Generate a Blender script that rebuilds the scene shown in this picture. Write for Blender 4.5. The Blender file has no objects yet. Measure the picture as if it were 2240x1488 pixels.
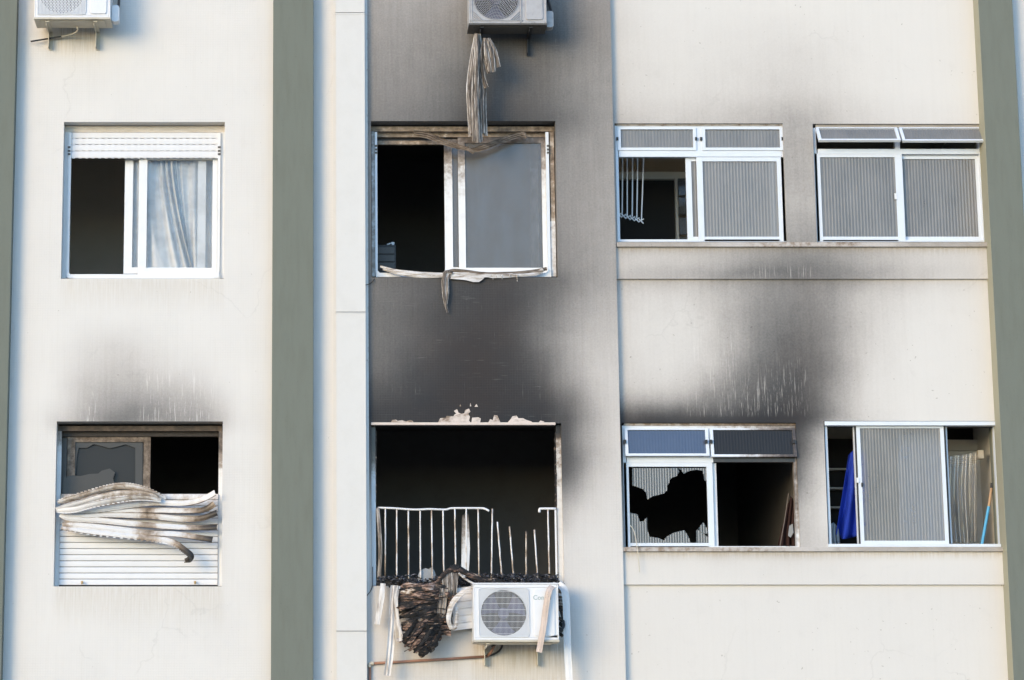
import bpy, math, random
import numpy as np
from mathutils import Vector
from mathutils import noise as mnoise
random.seed(7)
R = math.radians
sc = bpy.context.scene
COL = sc.collection

# ---------------------------------------------------------------- camera, light, exposure
PXW, PXH, FPX, CX, PITCH = 2240.0, 1488.0, 5600.0, 697.0, 0.19517
CD, CZ = 23.5, 1.7                       # camera distance to the facade, eye height
cam_d = bpy.data.cameras.new('camera')
cam = bpy.data.objects.new('camera', cam_d); COL.objects.link(cam)
cam_d.sensor_width = 36.0
cam_d.lens = 36.0 * FPX / PXW
cam_d.shift_x = (PXW / 2 - CX) / PXW
cam_d.clip_start = 0.5; cam_d.clip_end = 2000
cam.location = (0, -CD, CZ)
cam.rotation_euler = (math.pi / 2 + PITCH, 0, 0)
sc.camera = cam

SUN_EL, SUN_AZ = R(14.0), R(42.0)         # low, broad, from the left in front of the facade
world = bpy.data.worlds.new('World'); sc.world = world; world.use_nodes = True
wn = world.node_tree.nodes; wl = world.node_tree.links; wn.clear()
sky = wn.new('ShaderNodeTexSky'); sky.sky_type = 'NISHITA'; sky.sun_disc = False
sky.sun_elevation = SUN_EL; sky.sun_rotation = math.pi + SUN_AZ
sky.altitude = 0; sky.air_density = 1.0; sky.dust_density = 0.3; sky.ozone_density = 3.2
bg = wn.new('ShaderNodeBackground'); bg.inputs['Strength'].default_value = 0.15
wo = wn.new('ShaderNodeOutputWorld')
wl.new(sky.outputs[0], bg.inputs[0]); wl.new(bg.outputs[0], wo.inputs[0])
sun_d = bpy.data.lights.new('sun', 'SUN'); sun_d.energy = 0.7; sun_d.angle = R(26); sun_d.color = (1.0, 0.68, 0.30)
sun = bpy.data.objects.new('sun', sun_d); COL.objects.link(sun)
sd = Vector((math.sin(SUN_AZ) * math.cos(SUN_EL), math.cos(SUN_AZ) * math.cos(SUN_EL), -math.sin(SUN_EL)))
sun.rotation_euler = sd.to_track_quat('-Z', 'Y').to_euler()
sun.location = (-20, -20, 12)
vs = sc.view_settings
vs.view_transform = 'Standard'; vs.look = 'None'; vs.gamma = 1.0; vs.use_curve_mapping = False
vs.exposure = 1.79
sc.cycles.use_denoising = True
sc.cycles.max_bounces = 8; sc.cycles.transparent_max_bounces = 16
sc.cycles.caustics_reflective = False; sc.cycles.caustics_refractive = False

# ---------------------------------------------------------------- measuring the photograph: pixel on a plane at depth y <-> place
CP, SP = math.cos(PITCH), math.sin(PITCH)
def _ray(px, py):
    u = (px - CX) / FPX; v = (PXH / 2 - py) / FPX
    dy = CP - v * SP; dz = SP + v * CP
    return u / dy, dz / dy
def X(px, py, y=0.0): return (CD + y) * _ray(px, py)[0]
def Z(py, y=0.0): return CZ + (CD + y) * _ray(CX, py)[1]
def at(px, py, y=0.0): return Vector((X(px, py, y), y, Z(py, y)))
def photo(x, y, z):
    d = CP * (y + CD) + SP * (z - CZ)
    v = (-SP * (y + CD) + CP * (z - CZ)) / d
    return CX + FPX * x / d, PXH / 2 - FPX * v
PX = CD / CP / FPX                        # metres per photograph pixel on the facade

# ---------------------------------------------------------------- objects
def prop(o, label=None, cat=None, group=None, kind=None):
    if label: o['label'] = label
    if cat: o['category'] = cat
    if group: o['group'] = group
    if kind: o['kind'] = kind
    return o
def empty(name, loc=(0, 0, 0), parent=None):
    o = bpy.data.objects.new(name, None); COL.objects.link(o); o.location = loc
    o.empty_display_size = 0.1
    if parent: o.parent = parent; o.matrix_parent_inverse = parent_inv(parent)
    return o
def parent_inv(p):
    from mathutils import Matrix
    m = Matrix.Translation(p.location)
    q = p.parent
    while q: m = Matrix.Translation(q.location) @ q.matrix_parent_inverse @ m if False else m; q = q.parent
    return m.inverted()
class MB:
    def __init__(s): s.v = []; s.f = []; s.at = []
    def add(s, vs, fs, attr=None):
        b = len(s.v); s.v += [tuple(p) for p in vs]
        s.f += [tuple(i + b for i in f) for f in fs]
        s.at += list(attr) if attr is not None else [None] * len(vs)
    def box(s, x0, x1, y0, y1, z0, z1, nz=1):
        if x1 < x0: x0, x1 = x1, x0
        if z1 < z0: z0, z1 = z1, z0
        if y1 < y0: y0, y1 = y1, y0
        vs = []; fs = []
        for k in range(nz + 1):
            z = z0 + (z1 - z0) * k / nz
            vs += [(x0, y0, z), (x1, y0, z), (x1, y1, z), (x0, y1, z)]
        for k in range(nz):
            a = 4 * k
            for i in range(4):
                j = (i + 1) % 4
                fs.append((a + i, a + j, a + 4 + j, a + 4 + i))
        fs.append((3, 2, 1, 0)); t = 4 * nz; fs.append((t, t + 1, t + 2, t + 3))
        s.add(vs, fs)
    def prism(s, pts, y0, y1):
        """pts: outline in the facade plane [(x, z)] ; extruded from y0 (front) to y1"""
        n = len(pts)
        ar = sum(pts[i][0] * pts[(i + 1) % n][1] - pts[(i + 1) % n][0] * pts[i][1] for i in range(n))
        if ar < 0: pts = pts[::-1]
        vs = [(p[0], y0, p[1]) for p in pts] + [(p[0], y1, p[1]) for p in pts]
        fs = [tuple(range(n)), tuple(range(2 * n - 1, n - 1, -1))]
        fs += [((i + 1) % n, i, n + i, n + (i + 1) % n) for i in range(n)]
        s.add(vs, fs)
    def px_prism(s, pts, y, d):
        s.prism([(X(a, b, y), Z(b, y)) for a, b in pts], y, y + d)
    def px_box(s, a0, a1, b0, b1, y, d, ref=None, nz=1):
        r = (b0 + b1) / 2 if ref is None else ref
        s.box(X(a0, r, y), X(a1, r, y), y, y + d, Z(b1, y), Z(b0, y), nz)
    def ring(s, a0, a1, b0, b1, w, y, d, nz=6):
        """rectangular frame measured in pixels; w = left, right, top, bottom widths"""
        l, r, t, b = w; m = (b0 + b1) / 2
        if l: s.px_box(a0, a0 + l, b0, b1, y, d, m, nz)
        if r: s.px_box(a1 - r, a1, b0, b1, y, d, m, nz)
        if t: s.px_box(a0 + l, a1 - r, b0, b0 + t, y + .001, d - .002, m)
        if b: s.px_box(a0 + l, a1 - r, b1 - b, b1, y + .001, d - .002, m)
    def tube(s, path, r, n=8, closed=False):
        P = [Vector(p) for p in path]; m = len(P); vs = []; fs = []
        rr = r if isinstance(r, (list, tuple)) else [r] * m
        up = Vector((0.13, 0.91, 0.37)).normalized()
        for i in range(m):
            t = (P[min(i + 1, m - 1)] - P[max(i - 1, 0)]).normalized()
            a = t.cross(up)
            if a.length < 1e-3: a = t.cross(Vector((1, 0, 0)))
            a.normalize(); b = t.cross(a).normalized()
            for k in range(n):
                q = 2 * math.pi * k / n
                vs.append(P[i] + (a * math.cos(q) + b * math.sin(q)) * rr[i])
        for i in range(m - 1):
            for k in range(n):
                fs.append((i * n + k, i * n + (k + 1) % n, (i + 1) * n + (k + 1) % n, (i + 1) * n + k))
        fs.append(tuple(range(n - 1, -1, -1))); fs.append(tuple((m - 1) * n + k for k in range(n)))
        s.add(vs, fs)
    def sweep(s, path, prof, tilt=0.0, scale=None, jitter=0.0, attr=None):
        """closed profile [(along width, along normal)] swept along a path"""
        P = [Vector(p) for p in path]; m = len(P); n = len(prof); vs = []; fs = []; at_ = []
        prev = None
        for i in range(m):
            t = (P[min(i + 1, m - 1)] - P[max(i - 1, 0)]).normalized()
            w = Vector((-t.z, 0, t.x))
            if w.length < 1e-3: w = Vector((1, 0, 0))
            w.normalize()
            if prev is not None and w.dot(prev) < 0: w = -w
            prev = w.copy()
            w = (w - t * w.dot(t)).normalized()
            nn = t.cross(w).normalized()
            if nn.y > 0 and i == 0: flip = -1
            elif i == 0: flip = 1
            nn = nn * flip
            al = tilt[i] if isinstance(tilt, (list, tuple)) else tilt
            w2 = w * math.cos(al) + nn * math.sin(al); n2 = nn * math.cos(al) - w * math.sin(al)
            k = scale[i] if isinstance(scale, (list, tuple)) else (scale or 1.0)
            for a, b in prof:
                q = P[i] + w2 * a * k + n2 * b * k
                if jitter: q = q + Vector((random.uniform(-1, 1), random.uniform(-1, 1), random.uniform(-1, 1))) * jitter
                vs.append(q)
                at_.append(attr(i, a) if callable(attr) else attr[i] if attr is not None else None)
        for i in range(m - 1):
            for k in range(n):
                fs.append((i * n + k, i * n + (k + 1) % n, (i + 1) * n + (k + 1) % n, (i + 1) * n + k))
        fs.append(tuple(range(n - 1, -1, -1))); fs.append(tuple((m - 1) * n + k for k in range(n)))
        s.add(vs, fs, at_)
    def build(s, name, mat, parent=None, soot=None, smooth=False, label=None, kind=None, cat=None, group=None, bevel=0):
        me = bpy.data.meshes.new(name); me.from_pydata(s.v, [], s.f); me.update()
        import bmesh
        bm = bmesh.new(); bm.from_mesh(me); bmesh.ops.recalc_face_normals(bm, faces=bm.faces); bm.to_mesh(me); bm.free()
        me.materials.append(mat)
        if soot is not None or any(a is not None for a in s.at):
            at_ = me.attributes.new('soot', 'FLOAT', 'POINT')
            vals = []
            for p, a in zip(s.v, s.at):
                if a is not None: vals.append(a)
                elif callable(soot): vals.append(min(1, max(0, soot(*photo(*p)))))
                else: vals.append(soot or 0.0)
            at_.data.foreach_set('value', vals)
        if smooth: me.polygons.foreach_set('use_smooth', [True] * len(me.polygons))
        o = bpy.data.objects.new(name, me); COL.objects.link(o)
        if parent: o.parent = parent; o.matrix_parent_inverse = WINV[parent.name]
        if bevel:
            b = o.modifiers.new('bevel', 'BEVEL'); b.width = bevel; b.segments = 2; b.limit_method = 'ANGLE'
        prop(o, label, cat, group, kind)
        return o
from mathutils import Matrix
WINV = {}
class _W(dict):
    def __missing__(s, k): return Matrix.Identity(4)
WINV = _W()
def thing(name, label, cat, loc, group=None):
    o = empty(name, loc); prop(o, label, cat, group)
    WINV[o.name] = Matrix.Translation(Vector(loc)).inverted()
    return o
def part_empty(name, parent, loc, label=None):
    o = bpy.data.objects.new(name, None); COL.objects.link(o); o.empty_display_size = .1
    o.parent = parent; o.matrix_parent_inverse = WINV[parent.name]; o.location = loc
    WINV[o.name] = Matrix.Translation(Vector(loc)).inverted()
    prop(o, label); return o
def cr(pts, n=6):
    """Catmull-Rom through points of any length"""
    P = [Vector(p) for p in pts]; out = []
    for i in range(len(P) - 1):
        p0 = P[max(i - 1, 0)]; p1 = P[i]; p2 = P[i + 1]; p3 = P[min(i + 2, len(P) - 1)]
        for k in range(n):
            t = k / n
            out.append(0.5 * ((2 * p1) + (p2 - p0) * t + (2 * p0 - 5 * p1 + 4 * p2 - p3) * t * t + (3 * p1 - p0 - 3 * p2 + p3) * t ** 3))
    out.append(P[-1]); return out
def pxpath(pts, n=6):
    """[(px, py, y)] -> smooth path in the world"""
    return cr([at(a, b, y) for a, b, y in pts], n)
def slat_prof(w, bulge=.006, th=.004, n=6, lip=.004):
    f = []; b = []
    for i in range(n + 1):
        a = -w / 2 + w * i / n; q = 1 - (2 * a / w) ** 2
        f.append((a, bulge * q)); b.append((a, bulge * q - th))
    f[0] = (-w / 2, lip); f[-1] = (w / 2, lip)
    return f + b[::-1]
def fluted_prof(w, ribs=4, depth=.004, th=.004):
    n = ribs * 4; f = []; b = []
    for i in range(n + 1):
        a = -w / 2 + w * i / n; q = depth * math.cos(2 * math.pi * i / 4)
        f.append((a, q + th)); b.append((a, q * .6))
    return f + b[::-1]

# ---------------------------------------------------------------- materials
def nt(name):
    m = bpy.data.materials.new(name); m.use_nodes = True
    t = m.node_tree; t.nodes.clear(); return m, t.nodes, t.links
def V(n, l, op, a, b=None, c=None, clamp=False):
    x = n.new('ShaderNodeMath'); x.operation = op; x.use_clamp = clamp
    for i, q in enumerate((a, b, c)):
        if q is None: continue
        if isinstance(q, (int, float)): x.inputs[i].default_value = q
        else: l.new(q, x.inputs[i])
    return x.outputs[0]
def MIX(n, l, fac, a, b, mode='MIX'):
    x = n.new('ShaderNodeMix'); x.data_type = 'RGBA'; x.blend_type = mode
    for i, q in ((0, fac), (6, a), (7, b)):
        if isinstance(q, (int, float)): x.inputs[i].default_value = q
        elif isinstance(q, tuple): x.inputs[i].default_value = (*q[:3], 1)
        else: l.new(q, x.inputs[i])
    return x.outputs[2]
def NOISE(n, l, co, scale, detail=4, rough=.55, stretch=None):
    if stretch:
        mp = n.new('ShaderNodeMapping'); mp.inputs['Scale'].default_value = stretch
        l.new(co, mp.inputs[0]); co = mp.outputs[0]
    x = n.new('ShaderNodeTexNoise'); x.inputs['Scale'].default_value = scale
    x.inputs['Detail'].default_value = detail; x.inputs['Roughness'].default_value = rough
    l.new(co, x.inputs['Vector']); return x.outputs['Fac']
def RAMP(n, l, fac, stops):
    x = n.new('ShaderNodeValToRGB'); e = x.color_ramp.elements
    while len(e) < len(stops): e.new(.5)
    for q, (p, c) in zip(e, stops):
        q.position = p; q.color = (*c, 1) if isinstance(c, tuple) else (c, c, c, 1)
    l.new(fac, x.inputs[0]); return x.outputs[0]
def co_obj(n):
    g = n.new('ShaderNodeNewGeometry'); return g.outputs['Position']
def finish(n, l, color, rough=.6, spec=.4, bump=None, bump_d=.002, metal=0.0, extra=None):
    p = n.new('ShaderNodeBsdfPrincipled')
    if isinstance(color, tuple): p.inputs['Base Color'].default_value = (*color, 1)
    else: l.new(color, p.inputs['Base Color'])
    if isinstance(rough, (int, float)): p.inputs['Roughness'].default_value = rough
    else: l.new(rough, p.inputs['Roughness'])
    p.inputs['Specular IOR Level'].default_value = spec; p.inputs['Metallic'].default_value = metal
    if bump is not None:
        b = n.new('ShaderNodeBump'); b.inputs['Distance'].default_value = bump_d; b.inputs['Strength'].default_value = 1
        l.new(bump, b.inputs['Height']); l.new(b.outputs[0], p.inputs['Normal'])
    o = n.new('ShaderNodeOutputMaterial'); l.new(p.outputs[0], o.inputs[0]); return p

SOOT = (.022, .024, .028)
SOOT_BROWN = (.072, .054, .040)
def m_wall(name, base, tiles=True, warm=False):
    m, n, l = nt(name); co = co_obj(n)
    big = NOISE(n, l, co, .9, 3); med = NOISE(n, l, co, 6, 5); fine = NOISE(n, l, co, 90, 2)
    vst = NOISE(n, l, co, 5, 4, .6, (7, 1, .28)); hst = NOISE(n, l, co, 5, 3, .6, (.5, 1, 9))
    c = MIX(n, l, V(n, l, 'MULTIPLY', RAMP(n, l, big, [(.35, 0.), (.7, 1.)]), .35), base, tuple(x * y for x, y in zip(base, (.93, .94, .96))))
    c = MIX(n, l, V(n, l, 'MULTIPLY', RAMP(n, l, vst, [(.50, 0.), (.72, 1.)]), .11 if tiles else .05), c, tuple(x * y for x, y in zip(base, (.80, .77, .70))))
    c = MIX(n, l, V(n, l, 'MULTIPLY', RAMP(n, l, med, [(.6, 0.), (.8, 1.)]), .10), c, tuple(x * .7 for x in base))
    spk = NOISE(n, l, co, 28, 2)
    c = MIX(n, l, V(n, l, 'MULTIPLY', RAMP(n, l, spk, [(.735, 0.), (.76, 1.)]), .5), c, (.20, .18, .15))
    stn = n.new('ShaderNodeAttribute'); stn.attribute_name = 'stain_glow'
    run = RAMP(n, l, NOISE(n, l, co, 14, 4, .65, (4.5, 1, .22)), [(.36, .15), (.66, 1.)])
    c = MIX(n, l, V(n, l, 'MULTIPLY', stn.outputs['Fac'], run), c, tuple(x * y for x, y in zip(base, (.62, .52, .36))))
    vo = n.new('ShaderNodeTexVoronoi'); vo.feature = 'DISTANCE_TO_EDGE'; vo.inputs['Scale'].default_value = .75
    wv = n.new('ShaderNodeVectorMath'); wv.operation = 'ADD'; l.new(co, wv.inputs[0])
    ns = n.new('ShaderNodeTexNoise'); ns.inputs['Scale'].default_value = 3.5; ns.inputs['Detail'].default_value = 5; l.new(co, ns.inputs['Vector'])
    sc_v = n.new('ShaderNodeVectorMath'); sc_v.operation = 'SCALE'; sc_v.inputs['Scale'].default_value = .35; l.new(ns.outputs['Color'], sc_v.inputs[0])
    l.new(sc_v.outputs[0], wv.inputs[1]); l.new(wv.outputs[0], vo.inputs['Vector'])
    crk = V(n, l, 'MULTIPLY', RAMP(n, l, vo.outputs['Distance'], [(.0, 1.), (.006, 0.)]), RAMP(n, l, NOISE(n, l, co, 1.1, 2), [(.52, 0.), (.60, 1.)]))
    c = MIX(n, l, V(n, l, 'MULTIPLY', crk, .20), c, tuple(x * .55 for x in base))
    at_ = n.new('ShaderNodeAttribute'); at_.attribute_name = 'soot'
    dr = n.new('ShaderNodeAttribute'); dr.attribute_name = 'drip'
    s = at_.outputs['Fac']
    hump = V(n, l, 'MULTIPLY', V(n, l, 'MULTIPLY', s, V(n, l, 'SUBTRACT', 1., s)), 4)
    s = V(n, l, 'ADD', s, V(n, l, 'MULTIPLY', hump, V(n, l, 'ADD', V(n, l, 'MULTIPLY', V(n, l, 'SUBTRACT', med, .5), .12), V(n, l, 'ADD', V(n, l, 'MULTIPLY', V(n, l, 'SUBTRACT', vst, .5), .13), V(n, l, 'MULTIPLY', V(n, l, 'SUBTRACT', NOISE(n, l, co, 55, 3, .7), .5), .27)))), clamp=True)
    # thin runs of water that washed the soot
    dn = NOISE(n, l, co, 12, 4, .7, (7, 1, .26)); dn2 = NOISE(n, l, co, 26, 4, .7, (5, 1, .4))
    dd = V(n, l, 'MAXIMUM', RAMP(n, l, dn, [(.57, 0.), (.64, 1.)]), V(n, l, 'MULTIPLY', RAMP(n, l, dn2, [(.62, 0.), (.68, 1.)]), .7))
    s = V(n, l, 'MULTIPLY', s, V(n, l, 'SUBTRACT', 1., V(n, l, 'MULTIPLY', V(n, l, 'MULTIPLY', dr.outputs['Fac'], dd), .66)))
    bump = V(n, l, 'ADD', V(n, l, 'MULTIPLY', fine, .25), V(n, l, 'MULTIPLY', med, .4))
    if tiles:
        sx = n.new('ShaderNodeSeparateXYZ'); l.new(co, sx.inputs[0])
        cx = n.new('ShaderNodeCombineXYZ'); l.new(sx.outputs[0], cx.inputs[0]); l.new(sx.outputs[2], cx.inputs[1])
        br = n.new('ShaderNodeTexBrick'); br.offset = 0.0; br.inputs['Scale'].default_value = 1
        br.inputs['Brick Width'].default_value = .0235; br.inputs['Row Height'].default_value = .0235
        br.inputs['Mortar Size'].default_value = .0022; br.inputs['Mortar Smooth'].default_value = .4
        br.inputs['Color1'].default_value = (1, 1, 1, 1); br.inputs['Color2'].default_value = (.86, .86, .86, 1)
        br.inputs['Mortar'].default_value = (.25, .25, .25, 1)
        l.new(cx.outputs[0], br.inputs['Vector'])
        tl = n.new('ShaderNodeSeparateColor'); l.new(br.outputs['Color'], tl.inputs[0])
        patch = RAMP(n, l, NOISE(n, l, co, 2.3, 3), [(.35, .25), (.65, 1.)])
        c = MIX(n, l, V(n, l, 'MULTIPLY', patch, .06), c, br.outputs['Color'], 'MULTIPLY')
        # scratches along the tile joints where soot rubbed off
        sc1 = RAMP(n, l, NOISE(n, l, co, 11, 3, .6, (.35, 1, 11)), [(.63, 0.), (.70, 1.)])
        sc2 = RAMP(n, l, NOISE(n, l, co, 11, 3, .6, (11, 1, .35)), [(.65, 0.), (.72, 1.)])
        scr = V(n, l, 'MULTIPLY', V(n, l, 'MAXIMUM', sc1, sc2), RAMP(n, l, NOISE(n, l, co, 3.1, 3), [(.48, .15), (.66, 1.)]))
        s = V(n, l, 'MULTIPLY', s, V(n, l, 'SUBTRACT', 1., V(n, l, 'MULTIPLY', scr, .22)))
        s = V(n, l, 'MULTIPLY', s, V(n, l, 'SUBTRACT', 1., V(n, l, 'MULTIPLY', patch, V(n, l, 'MULTIPLY', V(n, l, 'SUBTRACT', 1., tl.outputs[0]), .03))))
        bump = V(n, l, 'ADD', bump, V(n, l, 'MULTIPLY', V(n, l, 'MULTIPLY', tl.outputs[0], patch), .30))
        bump = V(n, l, 'ADD', bump, V(n, l, 'MULTIPLY', V(n, l, 'ADD', hst, vst), .3))
    soot_c = MIX(n, l, RAMP(n, l, big, [(.4, 0.), (.65, 1.)]), SOOT, (.031, .027, .027))
    c = MIX(n, l, s, c, soot_c)
    c = MIX(n, l, 1., c, RAMP(n, l, s, [(0., (1, 1, 1)), (.35, (1, .968, .955)), (.7, (1, .98, .97)), (.95, (1, 1, 1))]), 'MULTIPLY')
    finish(n, l, c, .82, .25, bump, .0032 if tiles else .0016)
    return m
def m_paint(name, base, rough=.45, dirt=.25, soot=SOOT_BROWN, bumpd=.0008, stretch=None, spec=.4, mid=None):
    m, n, l = nt(name); co = co_obj(n)
    a = NOISE(n, l, co, 7, 5, .6, stretch); f = NOISE(n, l, co, 60, 3)
    c = MIX(n, l, V(n, l, 'MULTIPLY', RAMP(n, l, a, [(.45, 0.), (.75, 1.)]), dirt), base, tuple(x * y for x, y in zip(base, (.62, .58, .5))))
    c = MIX(n, l, V(n, l, 'MULTIPLY', RAMP(n, l, f, [(.62, 0.), (.74, 1.)]), dirt * .8), c, tuple(x * .45 for x in base))
    at_ = n.new('ShaderNodeAttribute'); at_.attribute_name = 'soot'
    s = at_.outputs['Fac']; h = V(n, l, 'MULTIPLY', V(n, l, 'MULTIPLY', s, V(n, l, 'SUBTRACT', 1., s)), 4)
    s = V(n, l, 'ADD', s, V(n, l, 'MULTIPLY', h, V(n, l, 'SUBTRACT', NOISE(n, l, co, 16, 5, .65), .5)), clamp=True)
    mm = mid or soot
    burn = RAMP(n, l, s, [(0., (1, 1, 1)), (.45, tuple(min(1, q * 3.2) for q in mm)), (.8, mm), (1., (.02, .018, .017))])
    fac = RAMP(n, l, s, [(0., 0.), (.45, .8), (.7, 1.)])
    c = MIX(n, l, fac, c, burn)
    finish(n, l, c, rough, spec, V(n, l, 'ADD', V(n, l, 'MULTIPLY', f, .5), a), bumpd)
    return m
def m_char(name, stops, scale=18, stretch=(1, 1, 1), rough=.75, bumpd=.006):
    m, n, l = nt(name); co = co_obj(n)
    oi = n.new('ShaderNodeObjectInfo')
    va = n.new('ShaderNodeVectorMath'); va.operation = 'ADD'; l.new(co, va.inputs[0])
    cb = n.new('ShaderNodeCombineXYZ'); l.new(V(n, l, 'MULTIPLY', oi.outputs['Random'], 7.3), cb.inputs[1]); l.new(cb.outputs[0], va.inputs[1])
    a = NOISE(n, l, va.outputs[0], scale, 6, .65, stretch); f = NOISE(n, l, co, 120, 3, .6)
    s = V(n, l, 'ADD', a, V(n, l, 'MULTIPLY', V(n, l, 'SUBTRACT', oi.outputs['Random'], .5), .10))
    at_ = n.new('ShaderNodeAttribute'); at_.attribute_name = 'soot'
    s = V(n, l, 'SUBTRACT', s, V(n, l, 'MULTIPLY', at_.outputs['Fac'], .25))
    c = RAMP(n, l, s, stops)
    finish(n, l, c, rough, .35, V(n, l, 'ADD', a, V(n, l, 'MULTIPLY', f, .4)), bumpd)
    return m
def m_glass(name, tint=(.5, .52, .55), diffuse=.25, opacity=.6, gloss_r=.08, dirt=.3, ior=1.5, k=1.7, streak=False):
    """pane: part clear, part dusty or rolled surface that scatters, with a mirror reflection on top"""
    m, n, l = nt(name); co = co_obj(n)
    a = NOISE(n, l, co, 4, 5, .6, (2.2, 1, .8) if streak else None); f = NOISE(n, l, co, 40, 3)
    if streak: a = V(n, l, 'ADD', V(n, l, 'MULTIPLY', V(n, l, 'SUBTRACT', a, .5), 1.8), .5, clamp=True)
    tr = n.new('ShaderNodeBsdfTransparent'); tr.inputs[0].default_value = (*[.75 + .25 * x for x in tint], 1)
    df = n.new('ShaderNodeBsdfDiffuse')
    l.new(MIX(n, l, V(n, l, 'MULTIPLY', a, dirt), tuple(diffuse * x / .52 for x in tint), tuple(diffuse * .55 * x / .52 for x in (.55, .5, .45))), df.inputs[0])
    m1 = n.new('ShaderNodeMixShader')
    l.new(V(n, l, 'ADD', opacity, V(n, l, 'MULTIPLY', V(n, l, 'SUBTRACT', a, .5), .35), clamp=True), m1.inputs[0])
    l.new(tr.outputs[0], m1.inputs[1]); l.new(df.outputs[0], m1.inputs[2])
    gl = n.new('ShaderNodeBsdfGlossy'); gl.inputs['Roughness'].default_value = gloss_r; gl.inputs[0].default_value = (1, 1, 1, 1)
    fr = n.new('ShaderNodeFresnel'); fr.inputs[0].default_value = ior
    m2 = n.new('ShaderNodeMixShader'); l.new(V(n, l, 'MULTIPLY', fr.outputs[0], k, clamp=True), m2.inputs[0])
    l.new(m1.outputs[0], m2.inputs[1]); l.new(gl.outputs[0], m2.inputs[2])
    o = n.new('ShaderNodeOutputMaterial'); l.new(m2.outputs[0], o.inputs[0]); return m
def m_cloth(name, base, rough=.85, trans=.3, bumpd=.002):
    m, n, l = nt(name); co = co_obj(n)
    a = NOISE(n, l, co, 9, 5); f = NOISE(n, l, co, 220, 2, .5, (1, 1, .3))
    c = MIX(n, l, V(n, l, 'MULTIPLY', a, .35), base, tuple(x * .6 for x in base))
    p = finish(n, l, c, rough, .2, V(n, l, 'ADD', f, V(n, l, 'MULTIPLY', a, .6)), bumpd)
    if trans:
        t = n.new('ShaderNodeBsdfTranslucent'); t.inputs[0].default_value = (*base, 1)
        x = n.new('ShaderNodeMixShader'); x.inputs[0].default_value = trans
        o = [q for q in n if q.type == 'OUTPUT_MATERIAL'][0]
        l.new(p.outputs[0], x.inputs[1]); l.new(t.outputs[0], x.inputs[2]); l.new(x.outputs[0], o.inputs[0])
    return m
M = {}
M['wall'] = m_wall('cream_painted_mosaic', (.636, .615, .585))
M['stucco'] = m_wall('cream_smooth_render', (.626, .606, .573), tiles=False)
M['green'] = m_paint('grey_green_paint', (.152, .166, .142), .85, .22, stretch=(2.5, 1, .35), bumpd=.0015, spec=.2)
M['green_lit'] = m_paint('warm_lit_green_paint', (.30, .29, .22), .85, .12, bumpd=.0015, spec=.2)  # the pilaster green, lightened for warm light on its side face
M['duct'] = m_paint('cream_sheet_metal', (.58, .57, .55), .5, .10, spec=.35)
M['white'] = m_paint('white_window_paint', (.68, .69, .70), .38, .14)
M['alu'] = m_paint('white_aluminium', (.62, .66, .71), .30, .12, spec=.5)
M['slat'] = m_paint('white_shutter_plastic', (.66, .66, .67), .42, .12, soot=(.12, .088, .062))
M['slat_scorched'] = m_paint('scorched_shutter_plastic', (.60, .59, .58), .5, .30, soot=(.105, .078, .055), stretch=(.5, 1, 5))
M['timber'] = m_paint('cream_timber', (.58, .52, .44), .7, .9, stretch=(1, 1, 7), bumpd=.003)
M['sill'] = m_paint('weathered_sill', (.36, .33, .30), .85, .6, bumpd=.003)
M['plaster'] = m_paint('bare_plaster', (.56, .46, .40), .9, .6, bumpd=.003)
M['room_grey'] = m_paint('room_wall_dim', (.60, .56, .50), .9, .1)
M['room_black'] = m_paint('burnt_room_wall', (.125, .12, .118), .9, .3)
M['room_light'] = m_paint('room_wall_beige', (.66, .63, .57), .9, .1)
M['room_dark'] = m_paint('unlit_depth_dark', (.03, .028, .026), .9, .1)  # near-black painted in for unlit depth behind openings and grilles
M['black'] = m_paint('black_rubber', (.02, .02, .022), .5, .2)
M['metal_dark'] = m_paint('sooty_steel', (.08, .075, .07), .5, .6)
M['metal_cream'] = m_paint('cream_steel', (.52, .48, .40), .5, .4)
M['ac_white'] = m_paint('white_ac_enamel', (.66, .67, .69), .35, .12)
M['ac_sooty'] = m_paint('sooty_ac_enamel', (.22, .217, .235), .42, .45, soot=SOOT, mid=(.07, .07, .07))
M['fan'] = m_paint('blue_grey_fan', (.08, .085, .16), .45, .3)
M['logo'] = m_paint('grey_green_print', (.30, .38, .38), .5, .1)
M['glass_clear'] = m_glass('clear_pane', (.95, .95, .94), opacity=.03, diffuse=.2, gloss_r=.03, k=.45)
M['glass_smoky'] = m_glass('smoked_pane', (.545, .53, .515), .235, .50, .22, 1.0, k=.9, streak=True)
M['glass_grey'] = m_glass('sooty_pane', (.53, .525, .515), .075, .94, .35, .8, k=.5)
M['glass_dark'] = m_glass('blackened_pane', (.52, .52, .53), .024, .96, .35, .6, k=.5)
M['glass_flute'] = m_glass('fluted_pane', (.52, .53, .54), .31, .57, .34, .45, k=1.0, streak=True)
M['glass_flute_pale'] = m_glass('fluted_pane_pale', (.53, .53, .52), .31, .52, .34, .4, k=1.0, streak=True)
M['glass_broken'] = m_glass('broken_fluted_pane', (.52, .53, .54), .11, .75, .2, .5, k=.8)
M['glass_ridge'] = m_glass('glass_ridge', (.53, .53, .52), .34, .85, .2, .3, k=.8)
M['glass_flute_blue'] = m_glass('fluted_pane_blue', (.36, .50, .80), .12, .80, .12, .2, k=1.2)
M['glass_block'] = m_glass('glass_block', (.5, .56, .6), .22, .6, .08, .5)
M['film'] = m_glass('clear_plastic_film', (.55, .55, .53), .46, .34, .10, .8)
M['curtain'] = m_cloth('sheer_curtain', (.90, .89, .87), .9, .15)
M['blue_cloth'] = m_cloth('blue_fabric', (.018, .05, .40), .7, .0, .004)
M['grey_cloth'] = m_cloth('grey_fabric', (.30, .32, .34), .8, .0, .004)
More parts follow.
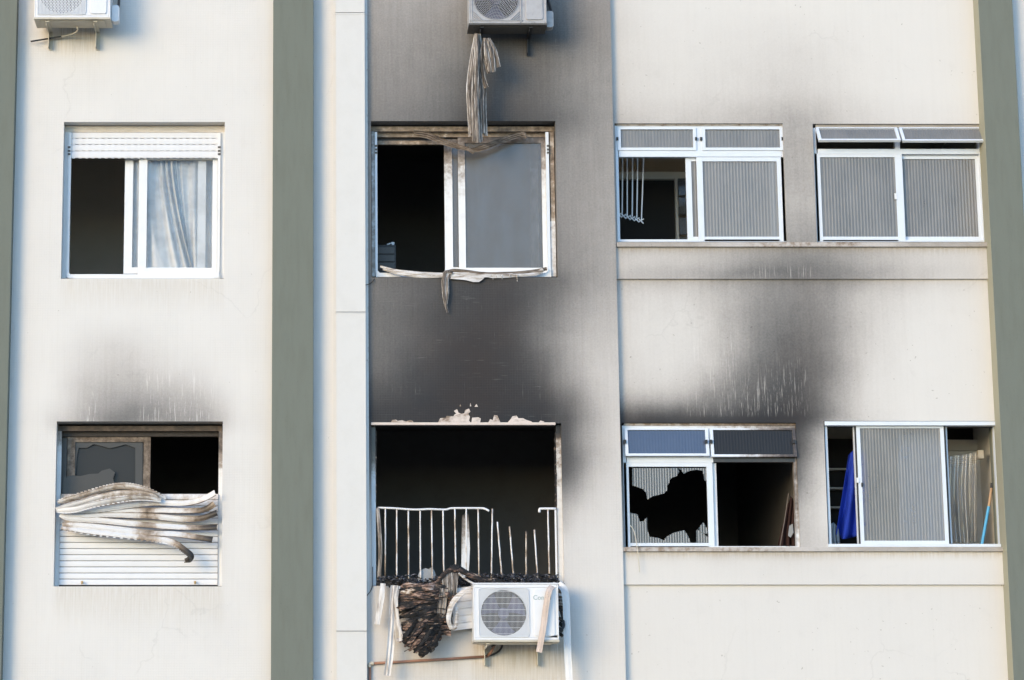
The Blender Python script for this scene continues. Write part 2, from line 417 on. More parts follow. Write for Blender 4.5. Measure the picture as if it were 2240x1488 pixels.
M['pale_cloth'] = m_cloth('pale_blue_fabric', (.45, .52, .66), .85, .0, .003)
M['red_cloth'] = m_cloth('scorched_red_fabric', (.035, .017, .015), .8, .0, .004)
M['broom_blue'] = m_paint('blue_sleeve', (.08, .36, .62), .4, .1)
M['wood'] = m_paint('bare_wood', (.45, .29, .17), .6, .3, stretch=(6, 6, 1))
M['copper'] = m_paint('painted_pipe', (.30, .16, .11), .5, .5)
M['brass'] = m_paint('rusty_brass', (.45, .30, .12), .5, .6)
M['char'] = m_char('charred_slats', [(.40, (.010, .010, .011)), (.55, (.020, .019, .019)), (.60, (.10, .068, .048)), (.655, (.34, .26, .20)), (.74, (.58, .54, .50))], 9, (1.2, 1, 3.0))
M['char_pink'] = m_char('half_burnt_slats', [(.36, (.012, .011, .011)), (.49, (.035, .026, .022)), (.55, (.17, .10, .072)), (.63, (.36, .26, .21)), (.75, (.55, .48, .43))], 12, (.8, 1, 4))
M['melt'] = m_char('melted_plastic', [(.30, (.03, .025, .02)), (.42, (.105, .085, .07)), (.52, (.22, .19, .165)), (.64, (.38, .35, .32)), (.8, (.58, .57, .56))], 8, (7, 1, .7), .55, .004)
M['melt_pale'] = m_char('melted_pale_strip', [(.28, (.14, .11, .09)), (.40, (.33, .29, .26)), (.50, (.52, .49, .46)), (.65, (.64, .63, .62)), (.8, (.70, .70, .70))], 8, (5, 1, .6), .55, .003)
M['melt_h'] = m_char('melted_plastic_lengthwise', [(.27, (.05, .04, .035)), (.38, (.20, .15, .115)), (.46, (.40, .36, .32)), (.58, (.58, .56, .55)), (.8, (.68, .69, .70))], 8, (.7, 1, 5), .5, .003)
M['melt_brown'] = m_char('scorched_band', [(.28, (.035, .028, .022)), (.45, (.115, .088, .066)), (.60, (.20, .16, .125)), (.75, (.34, .29, .24))], 9, (1, 1, 3), .6, .003)
M['debris'] = m_char('burnt_debris', [(.36, (.008, .008, .009)), (.54, (.018, .018, .02)), (.62, (.07, .07, .085)), (.70, (.32, .31, .32))], 30, (1, 1, 1), .6, .004)
M['timber_grey'] = m_paint('dull_wood', (.20, .17, .15), .7, .5)
M['ground'] = m_paint('sandy_paving', (.34, .29, .22), .9, .5, bumpd=.004)

# ---------------------------------------------------------------- soot field: grey value of the stained surface, read off the photograph
def lin(v):
    v = np.asarray(v, float) / 255.0
    return np.where(v <= .04045, v / 12.92, ((v + .055) / 1.055) ** 2.4)
class Field:
    def __init__(s, cols, rows, ref, alb, power=.92):
        s.c = np.array(cols, float); s.r = np.array([a for a, _ in rows], float)
        g = np.array([b for _, b in rows], float)
        ratio = lin(g) / lin(ref)
        s.g = np.clip((1 - ratio) / (1 - alb), 0, 1) ** power
    def raw(s, x, y):
        i = int(np.clip(np.searchsorted(s.c, x) - 1, 0, len(s.c) - 2)); j = int(np.clip(np.searchsorted(s.r, y) - 1, 0, len(s.r) - 2))
        u = min(1, max(0, (x - s.c[i]) / (s.c[i + 1] - s.c[i]))); v = min(1, max(0, (y - s.r[j]) / (s.r[j + 1] - s.r[j])))
        g = s.g
        return (g[j, i] * (1 - u) + g[j, i + 1] * u) * (1 - v) + (g[j + 1, i] * (1 - u) + g[j + 1, i + 1] * u) * v
    def __call__(s, x, y):
        w = 0
        nx = 14 * (mnoise.noise(Vector((x / 70, y / 70, 3.1)))); ny = 10 * (mnoise.noise(Vector((x / 60, y / 60, 9.7))))
        for dx in (-12, 0, 12):
            for dy in (-9, 0, 9): w += s.raw(x + dx + nx, y + dy + ny)
        return w / 9
CM = [805, 850, 900, 950, 1000, 1050, 1100, 1150, 1200, 1250, 1300, 1345]
F_MID = Field(CM, [
 (-160, [200, 200, 200, 198, 195, 190, 185, 182, 180, 180, 185, 195]),
 (0, [176, 175, 172, 168, 163, 156, 150, 145, 142, 143, 152, 166]),
 (60, [168, 166, 162, 158, 150, 140, 120, 110, 116, 130, 146, 162]),
 (92, [162, 160, 157, 152, 142, 112, 86, 80, 92, 124, 148, 161]),
 (120, [158, 157, 153, 148, 135, 112, 108, 106, 115, 137, 153, 163]),
 (180, [152, 150, 146, 140, 122, 105, 105, 112, 122, 143, 157, 165]),
 (230, [146, 143, 138, 128, 110, 94, 94, 100, 110, 137, 155, 165]),
 (262, [138, 134, 128, 116, 98, 80, 80, 88, 98, 128, 152, 163]),
 (330, [150, 140, 120, 100, 90, 90, 90, 95, 138, 155, 162, 168]),
 (450, [150, 140, 120, 100, 90, 90, 90, 95, 145, 160, 166, 172]),
 (560, [140, 130, 110, 100, 90, 90, 95, 105, 132, 153, 166, 174]),
 (612, [128, 122, 108, 95, 82, 76, 78, 88, 108, 140, 165, 178]),
 (650, [128, 120, 105, 92, 80, 74, 74, 84, 112, 147, 175, 188]),
 (700, [124, 116, 100, 85, 75, 70, 72, 90, 130, 168, 187, 196]),
 (750, [126, 116, 98, 80, 70, 66, 70, 88, 135, 178, 200, 205]),
 (800, [122, 110, 88, 72, 64, 62, 66, 78, 118, 176, 204, 210]),
 (850, [98, 88, 74, 66, 61, 60, 62, 68, 88, 150, 204, 213]),
 (890, [78, 72, 66, 62, 60, 60, 60, 62, 68, 115, 190, 213]),
 (920, [70, 66, 62, 60, 58, 58, 58, 60, 62, 95, 185, 213]),
 (980, [92, 80, 60, 60, 60, 60, 60, 60, 58, 98, 186, 215]),
 (1040, [130, 110, 60, 60, 60, 60, 60, 60, 60, 112, 200, 218]),
 (1085, [170, 150, 80, 60, 60, 60, 60, 60, 85, 165, 213, 221]),
 (1120, [198, 190, 120, 80, 80, 80, 80, 80, 130, 208, 221, 223]),
 (1180, [216, 214, 212, 210, 210, 210, 210, 210, 212, 222, 225, 226]),
 (1270, [218, 200, 190, 185, 190, 200, 205, 205, 210, 222, 226, 228]),
 (1320, [222, 222, 220, 220, 222, 226, 228, 228, 228, 228, 228, 228]),
 (1600, [228] * 12)], 232, .055, .86)
CR = [1345, 1400, 1450, 1500, 1550, 1600, 1650, 1700, 1750, 1800, 1850, 1900, 2000, 2200]
F_RIGHT = Field(CR, [
 (-100, [228] * 14),
 (0, [218, 224, 226, 227, 227, 227, 227, 227, 227, 228, 228, 228, 228, 228]),
 (200, [208, 216, 219, 219, 217, 214, 212, 208, 208, 213, 219, 223, 227, 228]),
 (262, [193, 202, 206, 205, 202, 197, 191, 182, 178, 190, 205, 212, 222, 227]),
 (320, [180, 180, 180, 180, 180, 180, 180, 178, 176, 185, 200, 205, 215, 222]),
 (450, [180, 180, 180, 180, 180, 180, 180, 184, 182, 190, 200, 205, 215, 222]),
 (522, [180, 180, 180, 180, 180, 180, 170, 164, 158, 165, 180, 195, 210, 218]),
 (548, [196, 200, 200, 198, 190, 180, 168, 158, 155, 160, 172, 185, 205, 215]),
 (575, [202, 206, 204, 198, 188, 172, 155, 140, 135, 142, 158, 176, 206, 220]),
 (602, [188, 185, 180, 172, 158, 138, 118, 108, 108, 116, 135, 156, 195, 218]),
 (616, [192, 197, 197, 192, 182, 166, 150, 140, 138, 142, 155, 176, 206, 221]),
 (650, [206, 213, 214, 210, 200, 182, 158, 142, 139, 150, 178, 200, 221, 226]),
 (700, [210, 218, 220, 218, 208, 184, 148, 128, 123, 138, 175, 205, 225, 227]),
 (750, [210, 218, 220, 218, 210, 182, 140, 115, 108, 130, 175, 210, 226, 227]),
 (800, [208, 216, 218, 214, 201, 166, 122, 100, 95, 123, 180, 215, 227, 227]),
 (840, [202, 210, 212, 201, 178, 140, 108, 90, 85, 118, 184, 218, 227, 227]),
 (870, [180, 190, 186, 165, 142, 118, 98, 82, 78, 113, 184, 218, 227, 227]),
 (900, [122, 120, 113, 105, 96, 84, 75, 66, 64, 108, 180, 218, 227, 227]),
 (918, [66, 66, 66, 66, 64, 62, 58, 54, 60, 100, 172, 214, 227, 227]),
 (950, [66, 66, 66, 66, 64, 62, 58, 54, 72, 188, 218, 224, 228, 228]),
 (1000, [66, 66, 66, 66, 64, 62, 58, 54, 76, 200, 220, 226, 228, 228]),
 (1060, [150, 150, 150, 150, 150, 150, 100, 80, 130, 214, 222, 226, 228, 228]),
 (1130, [180, 180, 180, 180, 180, 180, 180, 150, 190, 222, 225, 226, 228, 228]),
 (1190, [205, 205, 205, 205, 200, 195, 190, 185, 188, 206, 215, 222, 226, 228]),
 (1230, [224, 225, 225, 225, 224, 223, 222, 221, 221, 223, 225, 227, 228, 228]),
 (1290, [226] * 14), (1600, [228] * 14)], 230, .05)
CL = [-200, 100, 150, 190, 240, 290, 340, 390, 440, 480, 520, 700]
F_LEFT = Field(CL, [
 (-200, [232] * 12), (690, [232] * 12),
 (725, [232, 232, 231, 226, 222, 223, 228, 230, 231, 232, 232, 232]),
 (760, [232, 232, 229, 217, 208, 208, 220, 227, 230, 232, 232, 232]),
 (800, [232, 232, 223, 206, 197, 197, 211, 219, 225, 230, 232, 232]),
 (840, [232, 232, 216, 196, 186, 183, 191, 200, 208, 223, 232, 232]),
 (880, [232, 232, 207, 180, 158, 154, 162, 172, 182, 207, 230, 232]),
 (905, [232, 230, 197, 167, 133, 130, 142, 152, 165, 192, 228, 232]),
 (922, [232, 228, 187, 160, 122, 120, 132, 142, 154, 176, 226, 232]),
 (960, [232, 232, 232, 232, 232, 232, 232, 232, 232, 222, 232, 232]),
 (1600, [232] * 12)], 233, .06, 1.12)
def ss(a, b, x):
    t = min(1, max(0, (x - a) / (b - a))); return t * t * (3 - 2 * t)
def drip_right(px, py):
    a = ss(1580, 1620, px) * (1 - ss(1755, 1775, px)) * ss(745, 850, py + .25 * (px - 1740)) * (1 - ss(895, 915, py))
    b = ss(1480, 1530, px) * (1 - ss(1600, 1625, px)) * ss(690, 740, py) * (1 - ss(860, 890, py)) * 1.25
    c = ss(1480, 1520, px) * (1 - ss(1660, 1680, px)) * ss(872, 890, py) * (1 - ss(905, 914, py)) * .8
    d = ss(1620, 1650, px) * (1 - ss(1760, 1790, px)) * ss(575, 592, py) * (1 - ss(606, 612, py)) * .8
    return .62 * max(a, b * .8, c, d)
RUNS_AND_GLOW = [(132, 490, 610, 700, .30), (118, 488, 1283, 1400, .34), (95, 225, 60, 150, .75), (1030, 1240, 1400, 1560, .70), (830, 1010, 1440, 1560, .30), (1350, 2165, 540, 560, .45), (1365, 2195, 1206, 1228, .55), (812, 1220, 607, 640, .25)]  # under the air conditioners the stain also paints in warm bounced light
def stain_glow(px, py):
    w = 0.0
    for a, b, t, e, k in RUNS_AND_GLOW:
        w = max(w, k * ss(a - 8, a + 12, px) * (1 - ss(b - 12, b + 8, px)) * ss(t - 4, t + 3, py) * (1 - ss(t + 4, e, py)))
    return w
def drip_left(px, py):
    return max(ss(150, 190, px) * (1 - ss(205, 225, px)), ss(300, 320, px)) * (1 - ss(460, 480, px)) * ss(760, 830, py) * 1.35

# ---------------------------------------------------------------- the ground
g = MB(); g.add([(-600, -600, 0), (600, -600, 0), (600, 600, 0), (-600, 600, 0)], [(0, 1, 2, 3)])
g.build('ground', M['ground'], kind='structure')

# ---------------------------------------------------------------- the apartment building
bld = thing('apartment_building', 'cream apartment building with grey green pilasters and soot stains around its burnt windows', 'building', (0, 0.5, 0))
ZT, ZB = 13.5, 0.0
def wall_sheet(name, x0, x1, holes, y, mat, fld, drip=None, step=.032, depth=.25, dzone=(3.0, 10.2)):
    """one sheet with window openings and their reveals; holes = (x0, x1, z0, z1)"""
    xs = set([x0, x1]); zs = set([ZB, ZT, *dzone])
    for h in holes: xs |= {h[0], h[1]}; zs |= {h[2], h[3]}
    def fill(v, lo, hi, st):
        v = sorted(v); o = []
        for a, b in zip(v[:-1], v[1:]):
            k = max(1, round((b - a) / st)) if a >= lo - 1e-6 and b <= hi + 1e-6 else max(1, round((b - a) / 1.5))
            o += [a + (b - a) * i / k for i in range(k)]
        return o + [v[-1]]
    xs = fill(xs, x0, x1, step); zs = fill(zs, dzone[0], dzone[1], step)
    nx, nz = len(xs), len(zs); m = MB()
    vs = [(a, y, b) for b in zs for a in xs]; fs = []
    for j in range(nz - 1):
        for i in range(nx - 1):
            a = (xs[i] + xs[i + 1]) / 2; b = (zs[j] + zs[j + 1]) / 2
            if any(h[0] < a < h[1] and h[2] < b < h[3] for h in holes): continue
            fs.append((j * nx + i, j * nx + i + 1, (j + 1) * nx + i + 1, (j + 1) * nx + i))
    m.add(vs, fs)
    for h in holes:
        a, b, c, d = h
        for k in range(8):
            z0 = c + (d - c) * k / 8; z1 = c + (d - c) * (k + 1) / 8
            m.add([(a, y, z0), (a, y, z1), (a, y + depth, z1), (a, y + depth, z0)], [(0, 1, 2, 3)])
            m.add([(b, y, z0), (b, y, z1), (b, y + depth, z1), (b, y + depth, z0)], [(3, 2, 1, 0)])
        m.add([(a, y, c), (b, y, c), (b, y + depth, c), (a, y + depth, c)], [(3, 2, 1, 0)])
        m.add([(a, y, d), (b, y, d), (b, y + depth, d), (a, y + depth, d)], [(0, 1, 2, 3)])
    # not recalculating normals: sheet faces already look outward
    me = bpy.data.meshes.new(name); me.from_pydata(m.v, [], m.f); me.update(); me.materials.append(mat)
    s = np.zeros(len(m.v)); dr = np.zeros(len(m.v))
    for i, p in enumerate(m.v):
        if fld and dzone[0] - .2 <= p[2] <= dzone[1] + .2:
            q = photo(p[0], y, p[2]); s[i] = fld(*q)
            if drip: dr[i] = drip(*q)
    me.attributes.new('soot', 'FLOAT', 'POINT').data.foreach_set('value', s)
    me.attributes.new('drip', 'FLOAT', 'POINT').data.foreach_set('value', dr)
    me.attributes.new('stain_glow', 'FLOAT', 'POINT').data.foreach_set('value', [stain_glow(*photo(*p)) for p in m.v])
    o = bpy.data.objects.new(name, me); COL.objects.link(o); o.parent = bld; o.matrix_parent_inverse = WINV[bld.name]
    return o
def hole(a0, a1, b0, b1, y=0.0):
    m = (b0 + b1) / 2; return (X(a0, m, y), X(a1, m, y), Z(b1, y), Z(b0, y))
PY = .06                                   # right bay stands back from the middle one
H1 = hole(136.5, 490.5, 267, 610); H2 = hole(120.5, 486, 922, 1283)
H3 = hole(812, 1218, 265, 607); H4 = hole(812, 1231, 926, 1282)
H5 = hole(1347.5, 1717, 270, 530, PY); H6 = hole(1782.5, 2152, 271, 530, PY)
H7 = hole(1363, 1746, 925, 1200, PY); H8 = hole(1807, 2188, 921, 1196, PY)
xl0 = X(20, 744); xm = X(766, 744); xmr = X(1352, 744); xr1 = X(2168, 744, PY)
wall_sheet('wall', xl0 - .02, xm, [H1, H2], 0, M['wall'], F_LEFT, drip_left)
wall_sheet('wall', xm, xmr, [H3, H4], 0, M['wall'], F_MID)
wall_sheet('wall', xmr, xr1 + .05, [H5, H6, H7, H8], PY, M['stucco'], F_RIGHT, drip_right)
e = MB(); e.box(xmr - .30, xmr - .0005, .002, .40, ZB, ZT); e.build('wall_return', M['wall'], bld)
wall_sheet('wall', xl0 - 1.9, xl0 - .3, [], 0, M['wall'], None)
wall_sheet('wall', X(2215, 744) + .0, X(2215, 744) + 2.2, [], 0, M['wall'], None)
PF = -.12                                  # pilaster fronts
def pilaster(x0, x1):
    m = MB(); m.box(x0, x1, PF, .30, ZB, ZT)
    return m.build('pilaster', M['green'], bld, bevel=.004)
pilaster(X(20, 744, PF) - .36, X(20, 744, PF))
pilaster(X(595, 744, PF), X(685.5, 744, PF))
xp = X(2179, 744, PF)
pilaster(xp, xp + .325)
m = MB(); m.box(xp - .004, xp - .0005, PF + .001, .20, ZB, ZT); m.build('pilaster_lit_face', M['green_lit'], bld)  # thin sheet that paints warm light onto the pilaster's left face

# boxed sheet-metal duct running down beside the burnt bay
seams = [-620, 28, 683, 1381, 2100]
for a, b in zip(seams[:-1], seams[1:]):
    m = MB(); z1, z0 = Z(a, -.07), Z(b, -.07)
    x0, x1 = X(735, 744, -.07), X(800, 744, -.07)
    m.box(x0, x1, -.07, -.001, z0 + .004, z1 - .002)
    m.box(x0 - .001, x1 + .001, -.073, -.05, z1 - .016, z1 - .006)
    m.box(x0 - .026, x0 - .0005, -.006, -.001, z0 + .004, z1 + .006)
    m.box(x1 + .0005, x1 + .028, -.006, -.001, z0 + .004, z1 + .006)
    for k in range(3):
        zz = z0 + (z1 - z0) * (.15 + .35 * k)
        for xx in (x0 - .013, x1 + .014): m.box(xx - .005, xx + .005, -.011, -.0055, zz - .005, zz + .005)
    m.build('duct_section', M['duct'], bld, soot=lambda px, py: .30 * ss(800, 803, px) * (1 - ss(1000, 1150, py)))

# sills and spandrel bands of the right bay
def long_box(name, a0, a1, b0, b1, y, d, mat, soot=None, over=0.0, n=24):
    m = MB(); r = (b0 + b1) / 2; x0 = X(a0, r, y); x1 = X(a1, r, y); z0 = Z(b1, y); z1 = Z(b0, y)
    for k in range(n):
        p = x0 + (x1 - x0) * k / n; q = x0 + (x1 - x0) * (k + 1) / n
        fs = [(0, 1, 2, 3), (3, 2, 6, 7), (1, 0, 4, 5)]
        if k == 0: fs.append((0, 3, 7, 4))
        if k == n - 1: fs.append((2, 1, 5, 6))
        m.add([(p, y, z0), (q, y, z0), (q, y, z1), (p, y, z1), (p, y + d, z0), (q, y + d, z0), (q, y + d, z1), (p, y + d, z1)], fs)
    return m.build(name, mat, bld, soot=soot)
sf = lambda px, py: F_RIGHT(px, py)
long_box('window_sill', 1349, 2164, 530, 539.5, .005, .20, M['sill'], lambda px, py: .35 * ss(1500, 1700, px) * (1 - ss(1850, 2000, px)))
long_box('window_sill', 1363, 2197, 1197, 1206, .005, .20, M['sill'], lambda px, py: .35 * (1 - ss(1650, 1900, px)))
def band(b0, b1):
    y = .034; m = MB(); r = (b0 + b1) / 2
    x0 = xmr + .001; x1 = xr1 + .004; nx = 110; nz = 10; z0 = Z(b1, y); z1 = Z(b0, y)
    vs = [(x0 + (x1 - x0) * i / nx, y, z0 + (z1 - z0) * j / nz) for j in range(nz + 1) for i in range(nx + 1)]
    fs = [(j * (nx + 1) + i, j * (nx + 1) + i + 1, (j + 1) * (nx + 1) + i + 1, (j + 1) * (nx + 1) + i) for j in range(nz) for i in range(nx)]
    m.add(vs, fs); m.add([(x0, y, z0), (x1, y, z0), (x1, PY + .02, z0), (x0, PY + .02, z0)], [(3, 2, 1, 0)])
    m.add([(x0, y, z1), (x1, y, z1), (x1, PY + .02, z1), (x0, PY + .02, z1)], [(0, 1, 2, 3)])
    o = m.build('spandrel_band', M['stucco'], bld, soot=sf)
    at_ = o.data.attributes.new('drip', 'FLOAT', 'POINT'); at_.data.foreach_set('value', [drip_right(*photo(*p)) for p in m.v])
    at_ = o.data.attributes.new('stain_glow', 'FLOAT', 'POINT'); at_.data.foreach_set('value', [stain_glow(*photo(*p)) for p in m.v])
band(539.8, 610); band(1206.3, 1279)

# peeled render above the burnt window: bare plaster patches standing on the opening's edge
PATCH = [
 [(855, 924), (858, 919), (866, 918), (870, 921), (880, 919), (888, 922), (897, 919), (903, 921), (905, 925)],
 [(958, 925), (963, 915), (975, 914), (977, 910), (992, 911), (994, 907), (998, 905), (993, 899), (1000, 895), (1003, 903), (1009, 905), (1016, 904), (1017, 897), (1026, 894), (1029, 901), (1024, 905), (1028, 912), (1026, 920), (1030, 925)],
 [(1031, 925), (1033, 914), (1046, 913), (1052, 916), (1050, 925)],
 [(1068, 925), (1072, 917), (1078, 919), (1081, 908), (1088, 909), (1092, 918), (1095, 925)],
 [(1110, 925), (1117, 917), (1121, 911), (1130, 909), (1134, 915), (1144, 915), (1152, 919), (1162, 922), (1166, 925)],
 [(1178, 925), (1182, 920), (1190, 922), (1192, 925)],
 [(1005, 889), (1007, 884), (1009, 889)], [(1028, 889), (1029, 881), (1031, 889)], [(1038, 890), (1042, 884), (1046, 890)]]
for p in PATCH:
    m = MB(); m.px_prism(p, -.0035, .003); m.build('bare_plaster_patch', M['plaster'], bld, soot=lambda px, py: .27 + .5 * mnoise.noise(Vector((px / 9, py / 9, 0))))
m = MB(); m.px_box(812, 1215, 924.2, 929.5, -.005, .05, 927); m.build('bare_plaster_edge', M['plaster'], bld, soot=.12)

# ---------------------------------------------------------------- rooms behind the openings
def room(h, mat, y0, depth=3.6, up=.35, down=1.0, side=.5, name='room_interior'):
    a, b, c, d = h; A, B, C_, D_ = a - side, b + side, c - down, d + up; y1 = y0 + depth
    m = MB()
    m.add([(A, y1, C_), (B, y1, C_), (B, y1, D_), (A, y1, D_)], [(0, 1, 2, 3)])
    m.add([(A, y0, C_), (A, y1, C_), (A, y1, D_), (A, y0, D_)], [(0, 1, 2, 3)])
    m.add([(B, y0, C_), (B, y1, C_), (B, y1, D_), (B, y0, D_)], [(3, 2, 1, 0)])
    m.add([(A, y0, C_), (B, y0, C_), (B, y1, C_), (A, y1, C_)], [(0, 1, 2, 3)])
    m.add([(A, y0, D_), (B, y0, D_), (B, y1, D_), (A, y1, D_)], [(3, 2, 1, 0)])
    m.add([(A, y0, C_), (B, y0, C_), (B, y0, D_), (A, y0, D_), (a, y0, c), (b, y0, c), (b, y0, d), (a, y0, d)],
          [(0, 1, 5, 4), (1, 2, 6, 5), (2, 3, 7, 6), (3, 0, 4, 7)])
    return m.build(name, mat, bld)
room(H1, M['room_grey'], .245, 2.0); room(H2, M['room_black'], .245, 2.4)
room(H3, M['room_black'], .245, 2.4); room(H4, M['room_black'], .245, 2.4)
room(H5, M['room_light'], .305, 2.2, .10, side=.06); room(H6, M['room_light'], .305, 2.2, .25, side=.06)
room(H7, M['room_black'], .305, side=.06); room(H8, M['room_light'], .305, 2.0, .12, side=.04)

# ---------------------------------------------------------------- windows: each a part of the building
def win(cx, cy, label): return part_empty('window', bld, at(cx, cy, .1), label)
brown_top = lambda t0, t1, k=1.0: (lambda px, py: k * (1 - ss(t0, t1, py)))
def sash(w, a0, a1, b0, b1, wd, y, mat, soot=None, d=.03, name='sash'):
    m = MB(); m.ring(a0, a1, b0, b1, wd, y, d); return m.build(name, mat, w, soot=soot)
def pane(w, a0, a1, b0, b1, y, mat, name='pane', ribs=0, outline=None, soot=None, amp=.0018):
    m = MB()
    if outline: m.px_prism(outline, y, .004)
    elif ribs:
        r = (b0 + b1) / 2; x0, x1 = X(a0, r, y), X(a1, r, y); z0, z1 = Z(b1, y), Z(b0, y); n = ribs * 6
        vs = []
        for i in range(n + 1):
            q = y + amp * math.cos(2 * math.pi * i / 6); x = x0 + (x1 - x0) * i / n
            vs += [(x, q, z0), (x, q, z1)]
        m.add(vs, [(2 * i, 2 * i + 2, 2 * i + 3, 2 * i + 1) for i in range(n)])
    else: m.px_box(a0, a1, b0, b1, y, .004)
    return m.build(name, mat, w, smooth=bool(ribs), soot=soot)
def shutter_slat(w, a0, a1, b0, b1, y, mat, ref, soot=None, dashes=False):
    m = MB(); x0, x1 = X(a0, ref, y), X(a1, ref, y); z0, z1 = Z(b1, y) + .0045, Z(b0, y)
    n = 24
    prof = [(y + .002, z0), (y - .002, z0 + (z1 - z0) * .12), (y - .0035, z0 + (z1 - z0) * .5), (y - .002, z1 - (z1 - z0) * .12), (y + .002, z1), (y + .010, z1), (y + .010, z0)]
    k = len(prof); vs = []; fs = []
    for i in range(n + 1):
        x = x0 + (x1 - x0) * i / n; vs += [(x, q, z) for q, z in prof]
    for i in range(n):
        for j in range(k): fs.append((i * k + j, (i + 1) * k + j, (i + 1) * k + (j + 1) % k, i * k + (j + 1) % k))
    fs += [tuple(range(k)), tuple(n * k + j for j in range(k - 1, -1, -1))]
    m.add(vs, fs)
    if dashes:
        q = 0; xx = x0 + .01
        while xx < x1 - .01:
            m.box(xx, xx + .026, y - .0025, y + .009, z0 - .0055, z0 + .002); xx += .062
    return m.build('shutter_slat', mat, w, soot=soot)
def guide_clips(w, px, py, y):
    m = MB()
    for k in (-9, -1, 6): m.px_box(px - 3, px + 3, py + k, py + k + 4, y, .01)
    m.build('guide_clip', M['metal_dark'], w)

# --- clean window, top of the left bay, shutter a little way down
w1 = win(313, 440, 'white sliding window with a short white roller shutter and a curtain inside')
m = MB(); m.px_box(139, 494, 276, 289.5, .12, .05, 282); m.build('lintel_board', M['timber'], w1, soot=lambda px, py: .12)
for a, b in ((137.5, 149), (482, 491.5)):
    m = MB(); m.px_box(a, b, 289.5, 609, .115, .05, 440, 4); m.build('window_frame', M['white'], w1)
for a, b in ((148, 153.5), (476, 481.5)):
    m = MB(); m.px_box(a, b, 290, 606, .09, .05, 440); m.build('shutter_guide', M['white'], w1)
guide_clips(w1, 151, 329, .083); guide_clips(w1, 479.5, 329, .083)
ys = [290, 303.5, 317, 331, 346.5]
for a, b in zip(ys[:-1], ys[1:]): shutter_slat(w1, 154, 476.5, a, b, .11, M['slat'], 440, dashes=True)
m = MB(); m.px_box(150, 481, 600, 609.5, .085, .09, 605); m.build('window_sill', M['white'], w1)
def corner(w, a, b, z0, z1):
    m = MB(); m.prism([(X(a, 440, .08), Z(z1, .08)), (X(b, 440, .08), Z(z1, .08)), (X(a, 440, .08), Z(z0, .08))], .078, .084); m.build('corner_plate', M['white'], w)
corner(w1, 150, 163, 592, 608); corner(w1, 480, 468, 592, 608)
sash(w1, 303, 475.5, 340, 601, (18, 11, 10, 15), .150, M['white'])
pane(w1, 320, 466, 345, 590, .163, M['glass_clear'])
sash(w1, 272, 450, 340, 599, (18, 18, 10, 14), .190, M['white'])
pane(w1, 288, 434, 345, 588, .203, M['glass_clear'])
# --- burnt window below it, shutter slats buckled across it
scl = lambda px, py: max(.85 * (1 - ss(945, 1075, py)), 0)
w2 = win(303, 1100, 'scorched sliding window half covered by a buckled roller shutter')
m = MB(); m.px_box(122, 486, 932, 943, .12, .05, 938); m.build('lintel_board', M['timber'], w2, soot=lambda px, py: .80)
m = MB(); m.px_box(132, 478, 944, 955, .17, .05, 950); m.build('shutter_box', M['timber'], w2, soot=.95)
m = MB(); m.px_box(121.5, 132, 943, 1282, .115, .05, 1100, 12); m.build('window_frame', M['white'], w2, soot=lambda px, py: .55 * (1 - ss(950, 1010, py)))
m = MB(); m.px_box(477.5, 487, 943, 1282, .115, .05, 1100, 12); m.build('window_frame', M['white'], w2, soot=lambda px, py: .75 * (1 - ss(960, 1090, py)))
sash(w2, 145, 327.5, 955, 1270, (17, 15, 12, 20), .19, M['timber'], soot=lambda px, py: .66, d=.04)
sash(w2, 133, 144, 956, 1270, (11, 0, 0, 0), .21, M['metal_dark'])
BRK = [(160, 967), (312, 967), (312, 1075), (296, 1078), (296, 980), (290, 978), (275, 972), (262, 976), (240, 981), (222, 976), (205, 972), (190, 980), (172, 980), (168, 1000), (166, 1036), (160, 1042)]
pane(w2, 0, 0, 0, 0, .205, M['glass_grey'], outline=BRK)
pane(w2, 0, 0, 0, 0, .225, M['glass_dark'], 'rear_pane', outline=[(160, 975), (314, 970), (316, 1100), (160, 1100)])
pane(w2, 0, 0, 0, 0, .185, M['glass_grey'], 'glass_shard', outline=[(136, 1090), (136, 1056), (141, 1044), (160, 1040), (175, 1042), (195, 1037), (215, 1036), (222, 1030), (240, 1025), (252, 1034), (247, 1048), (252, 1060), (248, 1100), (136, 1100)])
for k in range(15):
    b1 = 1281 - 13.35 * k
    shutter_slat(w2, 132.5, 477, b1 - 13.35, b1, .10, M['slat'], 1100, soot=lambda px, py: .30 * (1 - ss(1100, 1180, py)) + .12 * (1 - ss(1170, 1215, py)) * (1 - ss(250, 420, px)))
for px in (180, 427):
    m = MB(); p = at(px, 1274, .09); m.tube([p, p + Vector((0, -.03, 0))], .011, 8); m.tube([p + Vector((0, -.03, 0)), p + Vector((0, -.035, -.02))], .007, 6)
    m.build('shutter_stop', M['brass'], w2)
